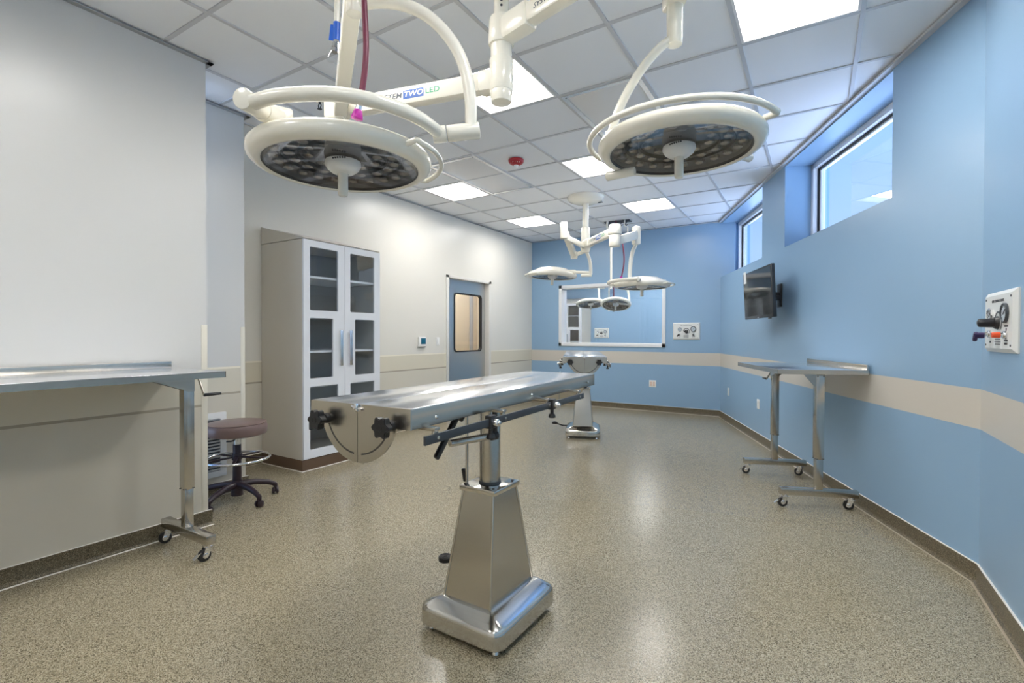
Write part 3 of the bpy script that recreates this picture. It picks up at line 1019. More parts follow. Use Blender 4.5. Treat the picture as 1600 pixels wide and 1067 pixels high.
# ------------------------------------------------------------------ worktables
def worktable(lab, loc, rz, zt, L, crank_end, sw0):
    """x: depth (front at -0.3, back at +0.3), y: length from 0 (near end) to L"""
    r = thing('worktable', lab, 'worktable', loc, rz, 'stainless worktables on casters')
    t = MB()
    t.boxmm((-0.3, 0, zt-0.006), (0.3, L, zt), 0.002)
    top = t.build('tabletop', M_steeltop, r, True)
    t = MB()
    t.boxmm((-0.3, 0, zt-0.034), (-0.297, L, zt-0.001))
    t.boxmm((0.297, 0, zt-0.034), (0.3, L, zt-0.001))
    t.boxmm((-0.3, 0, zt-0.034), (0.3, 0.003, zt-0.001))
    t.boxmm((-0.3, L-0.003, zt-0.034), (0.3, L, zt-0.001))
    t.boxmm((-0.297, 0, zt-0.0345), (-0.28, L, zt-0.032)).boxmm((-0.297, L-0.02, zt-0.0345), (0.297, L, zt-0.032)).boxmm((-0.297, 0, zt-0.0345), (0.297, 0.02, zt-0.032))
    t.build('apron', M_steel, top, True)
    b = MB()
    b.boxmm((0.288, 0.012, zt), (0.3, L-0.002, zt+0.038), 0.002)
    b.build('backsplash', M_steel, top, True)
    for yy in (0.062, L-0.062):
        inn = 1 if yy < L/2 else -1
        p = MB()
        p.box((0, yy, (0.36+zt-0.035)/2), (0.056, 0.056, zt-0.035-0.36), None, 0.003)
        post = p.build('leg', M_steelv, r, True)
        p = MB()
        p.box((0, yy, (0.14+0.38)/2), (0.048, 0.048, 0.24), None, 0.003)
        p.build('inner_sleeve', M_steelv, post, True)
        for sx in (-1, 1):
            for sz in (0.355, zt-0.06):
                MB().cyl((sx*0.02, yy-0.031, sz+0.01), (sx*0.02, yy+0.031, sz+0.01), 0.004, None, 8).build('screw', M_dark, post, True)
                MB().cyl((-0.031, yy+sx*0.02, sz+0.01), (0.031, yy+sx*0.02, sz+0.01), 0.004, None, 8).build('screw', M_dark, post, True)
        g = MB()
        MG = Matrix(((0, 0, 1, 0), (1, 0, 0, 0), (0, 1, 0, 0), (0, 0, 0, 1)))
        for sx in (-0.031, 0.029):
            g.prism([(yy-inn*0.028, zt-0.036), (yy+inn*0.21, zt-0.036), (yy+inn*0.21, zt-0.044), (yy-inn*0.0, zt-0.125), (yy-inn*0.028, zt-0.125)], 0.002, Matrix.Translation((sx, 0, 0)) @ MG)
        g.build('gusset', M_steel, r, True)
        f = MB()
        f.box((0, yy, 0.1175), (0.52, 0.052, 0.05), None, 0.003)
        foot = f.build('foot_beam', M_steelv, r, True)
        for sx in (-1, 1):
            cx = sx*0.222
            sw = sw0+(0.25 if sx < 0 else -0.1)+(0.15 if yy < L/2 else -0.1)
            ax = V((math.cos(sw), math.sin(sw), 0))
            fw_ = V((-math.sin(sw), math.cos(sw), 0))
            o = V((cx, yy, 0))
            cf = MB()
            cf.cyl(o+V((0, 0, 0.078)), o+V((0, 0, 0.093)), 0.021, None, 18, 0.002)
            wc = o+fw_*0.018+V((0, 0, 0.034))
            for sg in (-1, 1):
                q = ax*sg*0.017
                cf.bar(o+q+V((0, 0, 0.08))+fw_*0.0, wc+q-V((0, 0, 0.006)), 0.030, 0.003, 0, ax)
                cf.cyl(wc+q*0.95, wc+q*1.25, 0.015, None, 14, 0.002)
            cf.box(o+V((0, 0, 0.0775)), (0.042, 0.042, 0.004), Matrix.Rotation(sw, 3, 'Z'))
            if sx < 0:
                cf.bar(wc+fw_*0.02+V((0, 0, 0.02)), wc+fw_*0.055-V((0, 0, 0.01)), 0.026, 0.004)
            cas = cf.build('caster', M_chrome, foot, True)
            cw = MB()
            cw.cyl(wc-ax*0.012, wc+ax*0.012, 0.034, None, 28, 0.006)
            cw.build('wheel', M_rubber, foot, True)
    # crank
    yy = L-0.03 if crank_end > 0 else 0.03
    inn = 1 if crank_end > 0 else -1
    k = MB()
    y0 = yy+0.0*inn
    k.tube([(0.02, y0-inn*0.06, zt-0.05), (0.02, y0+inn*0.04, zt-0.05)], 0.006, 8)
    k.bar((0.02, y0+inn*0.038, zt-0.045), (-0.05, y0+inn*0.038, zt-0.152), 0.006, 0.016, 0.002)
    cr_ = k.build('crank', M_steel, r, True)
    MB().cyl((-0.05, y0+inn*0.036, zt-0.15), (-0.05, y0+inn*0.135, zt-0.15), 0.010, 0.008, 14, 0.003).build('crank_grip', M_black, cr_, True)
    return r
# left worktable: its back to the near pier, front to the room (+X)
worktable('long stainless steel worktable with a crank, along the cream wall at the left edge', (-3.092, 1.50, 0), PI, 1.05, 1.24, -1, -0.45)
# right worktable: parallel to the slanted wall
n0 = V((-0.243, 4.068, 0))-WD*0.025
worktable('stainless steel worktable on casters against the blue right wall below the monitor', n0+WN*0.3, WROT, 1.012, 1.01, 1, 1.1)

# ------------------------------------------------------------------ operating tables
def operating_table(lab, loc, base_rz, top_rz, zt, W, L, y0):
    """pedestal stands at loc; the top turns on it; y0: near end of the top along its own axis"""
    r = thing('operating_table', lab, 'operating table', loc, 0, 'stainless operating tables')
    RB = Matrix.Rotation(base_rz, 4, 'Z')
    RT = Matrix.Rotation(top_rz, 4, 'Z')
    def fin(mb, name, mat, par, Rm, sharp=38):
        mb.bm.transform(Rm)
        return mb.build(name, mat, par, True, sharp)
    # base cover: rounded plinth that slopes up to the pedestal
    b = MB()
    def loop(w, l, rr, z):
        return [b.bm.verts.new((x, y, z)) for x, y in rrect(0, 0, w, l, rr, 5)]
    bw, bl = 0.425, 0.485
    rings = [loop(bw-0.02, bl-0.02, 0.05, 0.028), loop(bw, bl, 0.055, 0.034), loop(bw, bl, 0.055, 0.084), loop(bw-0.008, bl-0.008, 0.052, 0.098), loop(bw-0.028, bl-0.028, 0.045, 0.109),
             loop(0.285, 0.375, 0.012, 0.137), loop(0.25, 0.34, 0.006, 0.142)]
    for A, B in zip(rings, rings[1:]):
        n = len(A)
        for i in range(n):
            b.bm.faces.new([A[i], A[(i+1) % n], B[(i+1) % n], B[i]])
    b.bm.faces.new(rings[0][::-1]); b.bm.faces.new(rings[-1])
    base = fin(b, 'base', M_polish, r, RB, 50)
    for sx in (-1, 1):
        for sy in (-1, 1):
            f = MB()
            p = V((sx*0.165, sy*0.195, 0))
            f.cyl(p, p+V((0, 0, 0.012)), 0.016, 0.013, 16, 0.002).cyl(p+V((0, 0, 0.01)), p+V((0, 0, 0.03)), 0.007, None, 12)
            fin(f, 'foot', M_chrome, base, RB)
    # tapered pedestal with edge strips
    p = MB()
    def frustum(mb, w0, l0, w1, l1, z0, z1):
        a = [mb.bm.verts.new((x*w0/2, y*l0/2, z0)) for x, y in ((-1, -1), (1, -1), (1, 1), (-1, 1))]
        c = [mb.bm.verts.new((x*w1/2, y*l1/2, z1)) for x, y in ((-1, -1), (1, -1), (1, 1), (-1, 1))]
        mb.bm.faces.new(a[::-1]); mb.bm.faces.new(c)
        for i in range(4):
            mb.bm.faces.new([a[i], a[(i+1) % 4], c[(i+1) % 4], c[i]])
    frustum(p, 0.240, 0.335, 0.158, 0.178, 0.140, 0.582)
    ped = fin(p, 'pedestal', M_steelv, r, RB, 20)
    e = MB()
    for sx in (-1, 1):
        for sy in (-1, 1):
            e.tube([(sx*0.1195, sy*0.167, 0.141), (sx*0.0785, sy*0.0885, 0.582)], 0.0055, 8)
    fin(e, 'edge_strips', M_steel, ped, RB)
    q = MB()
    q.box((0, 0, 0.590), (0.185, 0.200, 0.022), None, 0.002)
    cap = fin(q, 'cap_plate', M_polish, r, RB)
    for sx, sy in ((-0.07, -0.075), (0.07, -0.075), (-0.07, 0.075), (0.07, 0.075)):
        fin(MB().cyl((sx, sy, 0.600), (sx, sy, 0.606), 0.006, None, 10), 'screw', M_dark, cap, RB)
    q = MB()
    q.cyl((0, 0, 0.600), (0, 0, zt-0.10), 0.046, None, 36)
    col = fin(q, 'column', M_steelv, r, RB)
    q = MB()
    q.cyl((0, 0, 0.600), (0, 0, 0.612), 0.050, 0.049, 36, 0.002)
    fin(q, 'collar', M_dark, col, RB)
    # foot pedal
    q = MB()
    q.tube([(-0.12, 0.08, 0.10), (-0.26, 0.12, 0.095), (-0.355, 0.13, 0.12)], 0.010, 10)
    pe = fin(q, 'pedal_arm', M_black, r, RB)
    q = MB()
    q.cyl((-0.365, 0.13, 0.112), (-0.365, 0.13, 0.135), 0.036, None, 28, 0.003)
    for k in range(3):
        q.lathe([(0.008+0.009*k, 0.1348), (0.012+0.009*k, 0.1348), (0.012+0.009*k, 0.1368), (0.008+0.009*k, 0.1368), (0.008+0.009*k, 0.1348)], Matrix.Translation((-0.365, 0.13, 0)), 28)
    fin(q, 'pedal', M_rubber, pe, RB)
    # height rod
    q = MB()
    q.cyl((-0.081, -0.062, 0.60), (-0.081, -0.062, zt-0.07), 0.0065, None, 12)
    rod = fin(q, 'lock_rod', M_steel, r, RB)
    q = MB()
    q.box((-0.098, -0.060, 0.633), (0.014, 0.014, 0.06), Matrix.Rotation(rad(-12), 3, 'Y'), 0.004)
    fin(q, 'rod_lever', M_black, rod, RB)
    # top: two halves with skirts
    y1 = y0+L
    SK = 0.062
    for side in (-1, 1):
        t = MB()
        xo, xi = side*W/2, side*0.0012
        t.boxmm((min(xo, xi), y0+0.006, zt-0.005), (max(xo, xi), y1, zt), 0.0012)
        tp = fin(t, 'tabletop_half', M_steeltop, r, RT)
        t = MB()
        t.boxmm((xo-side*0.004, y0+0.006, zt-SK), (xo, y1, zt-0.0045), 0.001)
        t.boxmm((min(xo, xi), y1-0.004, zt-SK), (max(xo, xi), y1, zt-0.0045), 0.001)
        fin(t, 'side_skirt', M_steel, tp, RT)
        for yy in (y0+0.12, y0+L*0.5, y1-0.10):
            fin(MB().cyl((xo-side*0.002, yy, zt-SK*0.62), (xo+side*0.004, yy, zt-SK*0.62), 0.007, 0.006, 14, 0.002), 'bolt', M_chrome, tp, RT)
    t = MB()
    t.boxmm((-W*0.33, y0+0.05, zt-0.03), (W*0.33, y1-0.05, zt-0.008), 0.002)
    t.boxmm((-0.07, -0.13, zt-0.075), (0.07, 0.16, zt-0.03), 0.004)
    fin(t, 'top_support', M_dark, r, RT)
    t = MB()
    t.prism([(-0.12, zt-0.05), (0.36, zt-0.034), (0.36, zt-0.028), (-0.12, zt-0.028)], 0.008, Matrix(((0, 0, 1, 0.055), (1, 0, 0, 0), (0, 1, 0, 0), (0, 0, 0, 1))))
    fin(t, 'tilt_bracket', M_black, r, RT)
    # semicircular end plates, split in two at the centre
    R_, cz = W*0.385, zt-0.018
    for ye, fy in ((y0, -1), (y1-0.006, 1)):
        for side in (-1, 1):
            pts = [(side*0.0012, zt-0.001), (side*W/2, zt-0.001), (side*W/2, zt-SK)]
            a0 = math.asin((SK-0.018)/R_)
            for k in range(15):
                a = a0+(PI/2-a0)*k/14
                pts.append((side*R_*math.cos(a), cz-R_*math.sin(a)))
            pts[-1] = (side*0.0012, cz-R_)
            e = MB()
            e.prism(pts, 0.006, Matrix(((1, 0, 0, 0), (0, 0, 1, ye), (0, 1, 0, 0), (0, 0, 0, 1))))
            ep = fin(e, 'end_plate', M_steel, r, RT)
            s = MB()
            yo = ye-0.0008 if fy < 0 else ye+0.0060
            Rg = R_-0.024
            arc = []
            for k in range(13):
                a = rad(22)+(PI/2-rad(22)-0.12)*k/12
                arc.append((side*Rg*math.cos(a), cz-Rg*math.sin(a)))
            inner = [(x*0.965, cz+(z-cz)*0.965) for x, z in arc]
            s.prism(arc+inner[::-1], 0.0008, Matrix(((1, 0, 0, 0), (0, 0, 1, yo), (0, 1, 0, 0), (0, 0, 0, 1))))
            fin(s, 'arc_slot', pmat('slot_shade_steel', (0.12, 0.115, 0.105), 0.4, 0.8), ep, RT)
            # star knob
            kb = MB()
            kc = V((side*W*0.325, ye if fy < 0 else ye+0.006, zt-0.054))
            d = V((0, fy, 0))
            kb.cyl(kc, kc+d*0.036, 0.011, None, 16)
            kb.cyl(kc+d*0.0005, kc+d*0.012, 0.017, 0.015, 18)
            st = []
            for k in range(60):
                a = 2*PI*k/60
                rr = 0.029+0.0042*math.cos(6*a)
                st.append((rr*math.cos(a), rr*math.sin(a)))
            Mk = Matrix.Translation(kc+d*0.026) @ rotm(d).to_4x4()
            kb.prism([(x*0.92, y*0.92) for x, y in st], 0.004, Mk)
            kb.prism(st, 0.017, Mk @ Matrix.Translation((0, 0, 0.003)))
            kb.prism([(x*0.9, y*0.9) for x, y in st], 0.003, Mk @ Matrix.Translation((0, 0, 0.020)))
            kb.lathe([(0.008, 0.023), (0.0105, 0.023), (0.0105, 0.0242), (0.008, 0.0242), (0.008, 0.023)], Mk, 20)
            fin(kb, 'knob', M_black, ep, RT)
        lt = MB()
        yl = ye if fy < 0 else ye+0.006
        lt.box((0, yl+fy*0.004, zt-0.012), (0.044, 0.008, 0.009), Matrix.Rotation(rad(12), 3, 'Y'), 0.002)
        lt.box((0.002, yl+fy*0.006, zt-0.010), (0.010, 0.010, 0.026), Matrix.Rotation(rad(-15), 3, 'Y'), 0.002)
        lt.cyl((0, yl, zt-0.012), (0, yl+fy*0.014, zt-0.012), 0.006, None, 12, 0.001)
        fin(lt, 'latch', M_chrome, r, RT)
    # accessory rails on both sides
    for side in (-1, 1):
        rx = side*(W/2+0.034)
        zb = zt-0.092
        ra, rb = y0+0.02, y0+L*0.83
        t = MB()
        t.boxmm((rx-0.0045, ra, zb-0.0135), (rx+0.0045, rb, zb+0.0135), 0.0015)
        rail = fin(t, 'side_rail', M_dark, r, RT)
        for yy in (ra+0.06, ra+L*0.30, ra+L*0.55, rb-0.05):
            t = MB()
            t.boxmm((min(rx, side*(W/2-0.03)), yy-0.012, zt-0.072), (max(rx, side*(W/2-0.03)), yy+0.012, zt-0.062), 0.001)
            t.boxmm((rx-side*0.014, yy-0.010, zt-0.105), (rx-side*0.0045, yy+0.010, zt-0.064), 0.001)
            t.cyl((rx-side*0.005, yy, zb), (rx+side*0.006, yy, zb), 0.006, None, 12, 0.001)
            fin(t, 'rail_bracket', M_steel, rail, RT)
        for yy in (ra+L*0.235, ra+L*0.57):
            t = MB()
            t.box((rx, yy, zb+0.002), (0.026, 0.036, 0.046), None, 0.003)
            t.cyl((rx, yy, zb-0.045), (rx, yy, zb-0.02), 0.008, None, 12)
            t.cyl((rx, yy, zb-0.058), (rx, yy, zb-0.040), 0.017, 0.014, 16, 0.004)
            cl = fin(t, 'rail_clamp', M_black, r, RT)
            t = MB()
            t.cyl((rx+side*0.012, yy, zb), (rx+side*0.032, yy, zb), 0.013, None, 18, 0.003)
            t.cyl((rx+side*0.03, yy, zb), (rx+side*0.04, yy, zb), 0.008, None, 14, 0.002)
            fin(t, 'clamp_knob', M_alu, cl, RT)
    # tilt handle under the top
    t = MB()
    t.bar((0.09, -0.345, zt-0.055), (0.09, -0.50, zt-0.215), 0.018, 0.022, 0.006)
    t.bar((0.09, -0.28, zt-0.03), (0.09, -0.36, zt-0.10), 0.016, 0.03, 0.004)
    fin(t, 'tilt_lever', M_black, r, RT)
    t = MB()
    t.cyl((0.09, -0.42, zt-0.178), (0.15, -0.22, zt-0.178), 0.013, None, 20, 0.002)
    ts = fin(t, 'tilt_sleeve', M_steelv, r, RT)
    t = MB()
    t.cyl((0.147, -0.232, zt-0.178), (0.156, -0.205, zt-0.178), 0.018, None, 20, 0.002).box((0.155, -0.215, zt-0.118), (0.012, 0.024, 0.12), None, 0.003)
    fin(t, 'sleeve_collar', M_black, ts, RT)
    return r
operating_table('large stainless steel operating table on a tapered pedestal in the middle of the room', (-1.225, 1.805, 0), rad(-1.0), rad(2.4), 1.04, 0.42, 1.53, -0.77)
operating_table('smaller-looking stainless operating table standing further back before the far window', (-2.49, 5.75, 0), rad(22.0), rad(24.1), 1.035, 0.45, 1.80, -1.16)

# ------------------------------------------------------------------ surgical lights
UP = V((0, 0, 1))
def lamp_head(parent, center, tilt=Matrix.Identity(4), rail=None, R=0.345, dome=0.125, rail_side=None):
    """a lamp head: housing part with lens, lamp cluster, hub, handle and rail as its pieces"""
    M = Matrix.Translation(center) @ tilt
    k = R/0.345
    h = MB()
    prof = [(0.292, 0.012), (0.292, 0.001), (0.297, -0.003), (0.310, -0.004), (0.326, 0.002), (0.339, 0.014), (0.345, 0.030), (0.343, 0.046), (0.333, 0.058), (0.315, 0.066),
            (0.27, 0.082), (0.20, dome*0.86), (0.11, dome*0.97), (0, dome)]
    prof = [(a*k, b) for a, b in prof]
    h.lathe(prof, M, 72)
    hs = h.build('lamp_head', M_lampw, parent, False, 50)
    c = MB()
    c.lathe([(0.2925*k, 0.012), (0.286*k, 0.030), (0.2*k, 0.056), (0.1*k, 0.070), (0, 0.074)], M, 64)
    c.build('cavity', M_cavity, hs)
    g = MB()
    g.lathe([(0, 0.036), (0.1*k, 0.032), (0.2*k, 0.021), (0.2905*k, 0.005), (0.2905*k, 0.0065), (0.2*k, 0.0225), (0.1*k, 0.0335), (0, 0.0375)], M, 64)
    g.build('lens', M_lens, hs)
    led = MB()
    for rr, n, ph in ((0.255, 22, 0.0), (0.195, 16, 0.1), (0.135, 10, 0.0)):
        for i in range(n):
            a = 2*PI*i/n+ph
            Ml = M @ Matrix.Translation((rr*k*math.cos(a), rr*k*math.sin(a), {0.255: 0.032, 0.195: 0.044, 0.135: 0.054}[rr]))
            led.lathe([(0.023, 0.008), (0.021, -0.006), (0.015, -0.010), (0.006, -0.012), (0, -0.012)], Ml, 14)
    led.build('led_cluster', M_led, hs)
    rg = MB()
    rg.lathe([(0.284*k, 0.010), (0.292*k, 0.000), (0.294*k, 0.008)], M, 64)
    for rr in (0.225, 0.165):
        rg.lathe([(rr*k-0.002, 0.034), (rr*k+0.002, 0.034), (rr*k+0.002, 0.050), (rr*k-0.002, 0.050)], M, 64)
    rg.build('lens_seal', M_black, hs)
    hb = MB()
    hb.lathe([(0.05, 0.034), (0.067, 0.028), (0.069, 0.014), (0.060, -0.002), (0.042, -0.016), (0.024, -0.020), (0, -0.020)], M, 40)
    hub = hb.build('hub', M_white, hs)
    hd = MB()
    hd.lathe([(0.022, -0.016), (0.0195, -0.030), (0.019, -0.100), (0.016, -0.107), (0, -0.109)], M, 24)
    hd.build('handle', M_lampw, hs)
    kp = MB()
    na = math.atan2(-center.y, -center.x)
    for q in range(6):
        a = na-0.55+0.13*q
        n_ = V((math.cos(a), math.sin(a), 0))
        kp.cyl(M @ (n_*0.0675+V((0, 0, 0.020+0.0008*q))), M @ (n_*0.0698+V((0, 0, 0.020+0.0008*q))), 0.0035, None, 10)
    kp.build('control_keys', M_ink, hub)
    return hs

def tubepart(name, pts, r, parent, n=8, mat=None, seg=14):
    return MB().tube(smooth(pts, n), r, seg).build(name, mat or M_lampw, parent)

def arc_pts(c, R, z, a0, a1, n=24):
    return [V((c[0]+R*math.cos(a0+(a1-a0)*i/n), c[1]+R*math.sin(a0+(a1-a0)*i/n), z)) for i in range(n+1)]

def arm_text(mb_parent, p0, p1, frac, size, width, side_out, detail=True):
    """lettering on the side of an arm that runs p0 -> p1 (read in that direction)"""
    d = (p1-p0)
    L = d.length
    x = d.normalized()
    n = x.cross(UP)
    if n.dot(side_out) < 0:
        n = -n
    y = n.cross(x)
    o = p0+d*frac+n*(width/2+0.0003)
    R = Matrix((x, y, n)).transposed().to_4x4()
    def M(dx):
        return Matrix.Translation(o+x*dx) @ R
    a = MB().text('SYSTEM', size, M(0), 0.0005, 'LEFT', 0.15, 1.2, 0.012)
    xs_ = [v.co.copy() for v in a.bm.verts]
    wid = max((v-o).dot(x) for v in xs_)
    a.build('lettering', M_greyink, mb_parent)
    b = MB()
    x1 = wid+size*0.16
    bw = size*3.1
    b.box(o+x*(x1+bw/2), (bw, size*1.15, 0.0006), R.to_3x3(), 0)
    b.build('blue_badge', M_blueink, mb_parent)
    MB().text('TWO', size*0.95, Matrix.Translation(n*0.0006) @ M(x1+bw/2), 0.0005, 'CENTER', 0.15, 1.25, 0.02).build('badge_lettering', M_white, mb_parent)
    MB().text('LED', size, M(x1+bw+size*0.22), 0.0005, 'LEFT', 0.0, 1.25, 0.016).build('green_lettering', M_green, mb_parent)

# ---- near fixture
hubx, huby = -1.277, 1.97
r = thing('surgical_light', 'cream double-headed surgical light hanging in front, over the near operating table', 'surgical light', (hubx, huby, H), 0, 'double-headed surgical lights')
near = r
MB().lathe([(0, 0), (0.20, 0), (0.20, -0.02), (0.16, -0.05), (0.06, -0.065), (0, -0.065)], Matrix.Translation((hubx, huby, H)), 40).build('ceiling_canopy', M_lampw, r)
zu, zl = 2.675, 2.455
MB().cyl((hubx, huby, zu), (hubx, huby, H-0.02), 0.036, None, 32).build('column', M_lampw, r)
m = MB()
m.cyl((hubx, huby, zu-0.06), (hubx, huby, zu+0.075), 0.062, 0.058, 36, 0.014)
m.cyl((hubx, huby, zl-0.055), (hubx, huby, zl+0.10), 0.056, None, 36, 0.006)
m.cyl((hubx, huby, zl-0.105), (hubx, huby, zl-0.05), 0.048, 0.054, 32, 0.008)
m.cyl((hubx, huby, zl+0.09), (hubx, huby, zu-0.055), 0.050, None, 32)
m.build('hub', M_lampw, r)
mk = MB()
wv = V((hubx, huby, 0))
cdir = V((-hubx, -huby, 0)).normalized()
mk.cyl(wv+cdir*0.0355+V((0, 0, zu+0.112)), wv+cdir*0.037+V((0, 0, zu+0.112)), 0.006, None, 12)
mk.cyl(wv+cdir*0.0355+V((0, 0, zu+0.135)), wv+cdir*0.037+V((0, 0, zu+0.135)), 0.006, None, 12)
mk.build('screws', M_ink, r)
# right extension arm (upper)
elR = V((-0.42, 1.75, zu))
hR = V((hubx, huby, zu))
dR = (elR-hR).normalized()
m = MB()
m.bar(hR, hR+dR*0.20, 0.085, 0.115, 0.02)
m.bar(hR+dR*0.13, elR, 0.066, 0.085, 0.012)
m.cyl(elR+V((0, 0, -0.14)), elR+V((0, 0, 0.05)), 0.05, None, 28, 0.008)
a = m.build('extension_arm', M_lampw, r)
arm_text(a, hR, elR, 0.27, 0.030, 0.066, -V(CR)*0.2-CF)
capR = at(1054, 20, 2.12)
m = MB()
e2 = elR+V((0, 0, -0.10))
m.bar(e2, capR+V((0, 0, 0.10)), 0.066, 0.085, 0.012)
m.box(capR+V((0, 0, 0.09)), (0.085, 0.10, 0.13), Matrix.Rotation(YAW, 3, 'Z'), 0.012)
m.build('spring_arm', M_lampw, r)
m = MB()
c0, c1 = at(1054, 10, 2.12), at(1054, 71, 2.12)
m.cyl(c0+V((0, 0, 0.02)), c1, 0.034, 0.032, 28, 0.006)
m.build('yoke_socket', M_lampw, r)
# left extension arm (lower)
elL = at(531, 172, 2.64)
elL.z = zl
hL = V((hubx, huby, zl))
dL = (elL-hL).normalized()
m = MB()
m.bar(hL, hL+dL*0.11, 0.082, 0.105, 0.02)
m.bar(hL+dL*0.10, elL+dL*0.02, 0.062, 0.088, 0.010)
m.box(elL+dL*0.02, (0.11, 0.11, 0.13), Matrix.Rotation(YAW, 3, 'Z'), 0.02)
a = m.build('extension_arm', M_lampw, r)
arm_text(a, elL, hL, 0.268, 0.0375, 0.062, -CF)
capL = at(554, 6, 1.86)
m = MB()
e3 = elL+V((0, 0, -0.02))
tgt = V((capL.x, capL.y, capL.z+0.07))
back = (tgt-e3).normalized()
m.bar(e3-back*0.03, tgt+back*0.05, 0.066, 0.075, 0.010)
m.build('spring_arm', M_lampw, r)
m = MB()
m.cyl(capL+V((0, 0, 0.09)), at(554, 23, 1.86), 0.032, 0.030, 28, 0.006)
m.build('yoke_socket', M_lampw, r)

# left head
LC = at(536, 264, 1.95)
hl = lamp_head(r, LC)
kR = at(704, 207, 1.86)
kL = at(384, 154, 1.60)
pts = [at(560, 8, 1.86), at(590, 3, 1.86), at(632, 8, 1.855), at(672, 28, 1.85), at(707, 66, 1.85), at(727, 110, 1.85), at(735, 155, 1.85), at(736, 200, 1.85)]
tubepart('upper_yoke', pts, 0.0225, r)
axk = (at(748, 205, 1.86)-at(676, 212, 1.84)).normalized()
m = MB()
m.cyl(at(676, 211, 1.84), at(697, 209, 1.845), 0.030, None, 28, 0.003)
m.cyl(at(698.5, 208.8, 1.845), at(749, 204, 1.86), 0.030, None, 28, 0.004)
m.build('yoke_joint', M_lampw, r)
pts = [at(395, 160, 1.60), at(425, 151.5, 1.585), at(470, 147, 1.575), at(520, 147, 1.58), at(570, 154, 1.60), at(620, 169, 1.65), at(657, 186, 1.72), at(683, 205, 1.82)]
tubepart('lower_yoke', pts, 0.0235, r)
m = MB()
m.cyl(at(378, 153, 1.585), at(410, 172, 1.69), 0.034, 0.033, 28, 0.004)
m.build('tilt_joint', M_lampw, r)
m = MB()
m.cyl(at(409, 172, 1.70), at(437, 186, 1.80), 0.037, 0.039, 28, 0.004)
m.box(at(436, 186, 1.80), (0.085, 0.085, 0.07), Matrix.Rotation(YAW+0.6, 3, 'Z'), 0.012)
m.cyl(at(436, 186, 1.80), LC+V((0, 0, 0.09)), 0.03, 0.02, 20)
m.build('head_bracket', M_lampw, r)
mk = MB()
for px_, py_ in ((421, 171), (424.5, 176)):
    mk.sphere(at(px_, py_, 1.706), 0.006)
mk.build('joint_marks', M_ink, r)
aR = math.atan2(CR.y, CR.x)
pts = arc_pts(LC, 0.385, LC.z+0.035, aR-0.55, aR+0.75)
tubepart('grip_rail', [LC+(pts[0]-LC)*0.86]+pts+[LC+(pts[-1]-LC)*0.86], 0.010, r, 3)

# right head
RC = at(1061, 239, 2.13)
hr = lamp_head(r, RC)
nr = math.atan2(-CF.y, -CF.x)
pts = arc_pts(RC, 0.382, RC.z+0.060, nr-2.25, nr+0.85, 36)
tubepart('grip_rail', [RC+(pts[0]-RC)*0.86-V((0, 0, 0.02))]+pts+[RC+(pts[-1]-RC)*0.88], 0.0125, r, 3)
pts = [at(1048, 62, 2.12), at(1030, 76, 2.13), at(1005, 105, 2.15), at(980, 145, 2.19), at(964, 180, 2.22), at(954, 215, 2.25)]
tubepart('upper_yoke', pts, 0.0195, r)
m = MB()
m.cyl(at(954, 205, 2.25), at(955, 226, 2.25), 0.025, None, 20, 0.004)
m.cyl(at(955, 220, 2.25), RC+V((-0.10, 0, 0.09)), 0.03, 0.02, 20, 0.003)
m.build('head_bracket', M_lampw, r)
for px_, py_, nm in ((948, 276, 1), (1172, 247, 2)):
    m = MB()
    q = at(px_, py_, 2.33 if nm == 1 else 2.42)
    q2 = V((RC.x, RC.y, q.z))
    m.cyl(q, q+(q2-q).normalized()*0.14, 0.021, 0.020, 18, 0.006)
    m.build('side_stub', M_lampw, r)

# ---- far fixture
fx, fy = -2.53, 5.90
r = thing('surgical_light', 'white double-headed surgical light hanging from a round canopy before the far window', 'surgical light', (fx, fy, H), 0, 'double-headed surgical lights')
def fd(px, y, depth):
    return at(px, y, depth)
MB().lathe([(0, 0.004), (0.235, 0.004), (0.235, -0.012), (0.215, -0.045), (0.14, -0.075), (0.06, -0.085), (0, -0.085)], Matrix.Translation((fx, fy, H)), 48).build('ceiling_canopy', M_lampw, r)
MB().cyl((fx, fy, 2.60), (fx, fy, H-0.05), 0.038, None, 28).build('column', M_lampw, r)
m = MB()
m.cyl((fx, fy, 2.45), (fx, fy, 2.64), 0.058, 0.055, 28, 0.008)
m.cyl((fx, fy, 2.36), (fx, fy, 2.46), 0.064, None, 28, 0.012)
m.cyl((fx, fy, 2.32), (fx, fy, 2.365), 0.05, 0.06, 28, 0.008)
m.build('hub', M_lampw, r)
ez = 2.425
h0 = V((fx, fy, ez))
el = V((-1.924, 5.31, ez))
dd_ = (el-h0).normalized()
m = MB()
m.bar(h0, h0+dd_*0.16, 0.10, 0.10, 0.02)
m.bar(h0+dd_*0.1, el, 0.066, 0.09, 0.010)
m.cyl(el+V((0, 0, -0.045)), el+V((0, 0, 0.07)), 0.075, 0.068, 28, 0.014)
a = m.build('extension_arm', M_lampw, r)
arm_text(a, h0, el, 0.24, 0.045, 0.066, -CF)
e2 = el+V((0, 0, -0.115))
cp = fd(994, 367, 5.86)
m = MB()
m.cyl(e2+V((0, 0, -0.06)), e2+V((0, 0, 0.07)), 0.065, None, 28, 0.008)
m.bar(e2, cp, 0.066, 0.10, 0.012)
m.build('spring_arm', M_lampw, r)
m = MB()
m.box(fd(994, 368, 5.87), (0.085, 0.085, 0.22), Matrix.Rotation(YAW+0.3, 3, 'Z'), 0.018)
m.build('yoke_socket', M_lampw, r)
RC2 = fd(1003, 449.5, 6.0)
lamp_head(r, RC2, Matrix.Identity(4), R=0.335, dome=0.135)
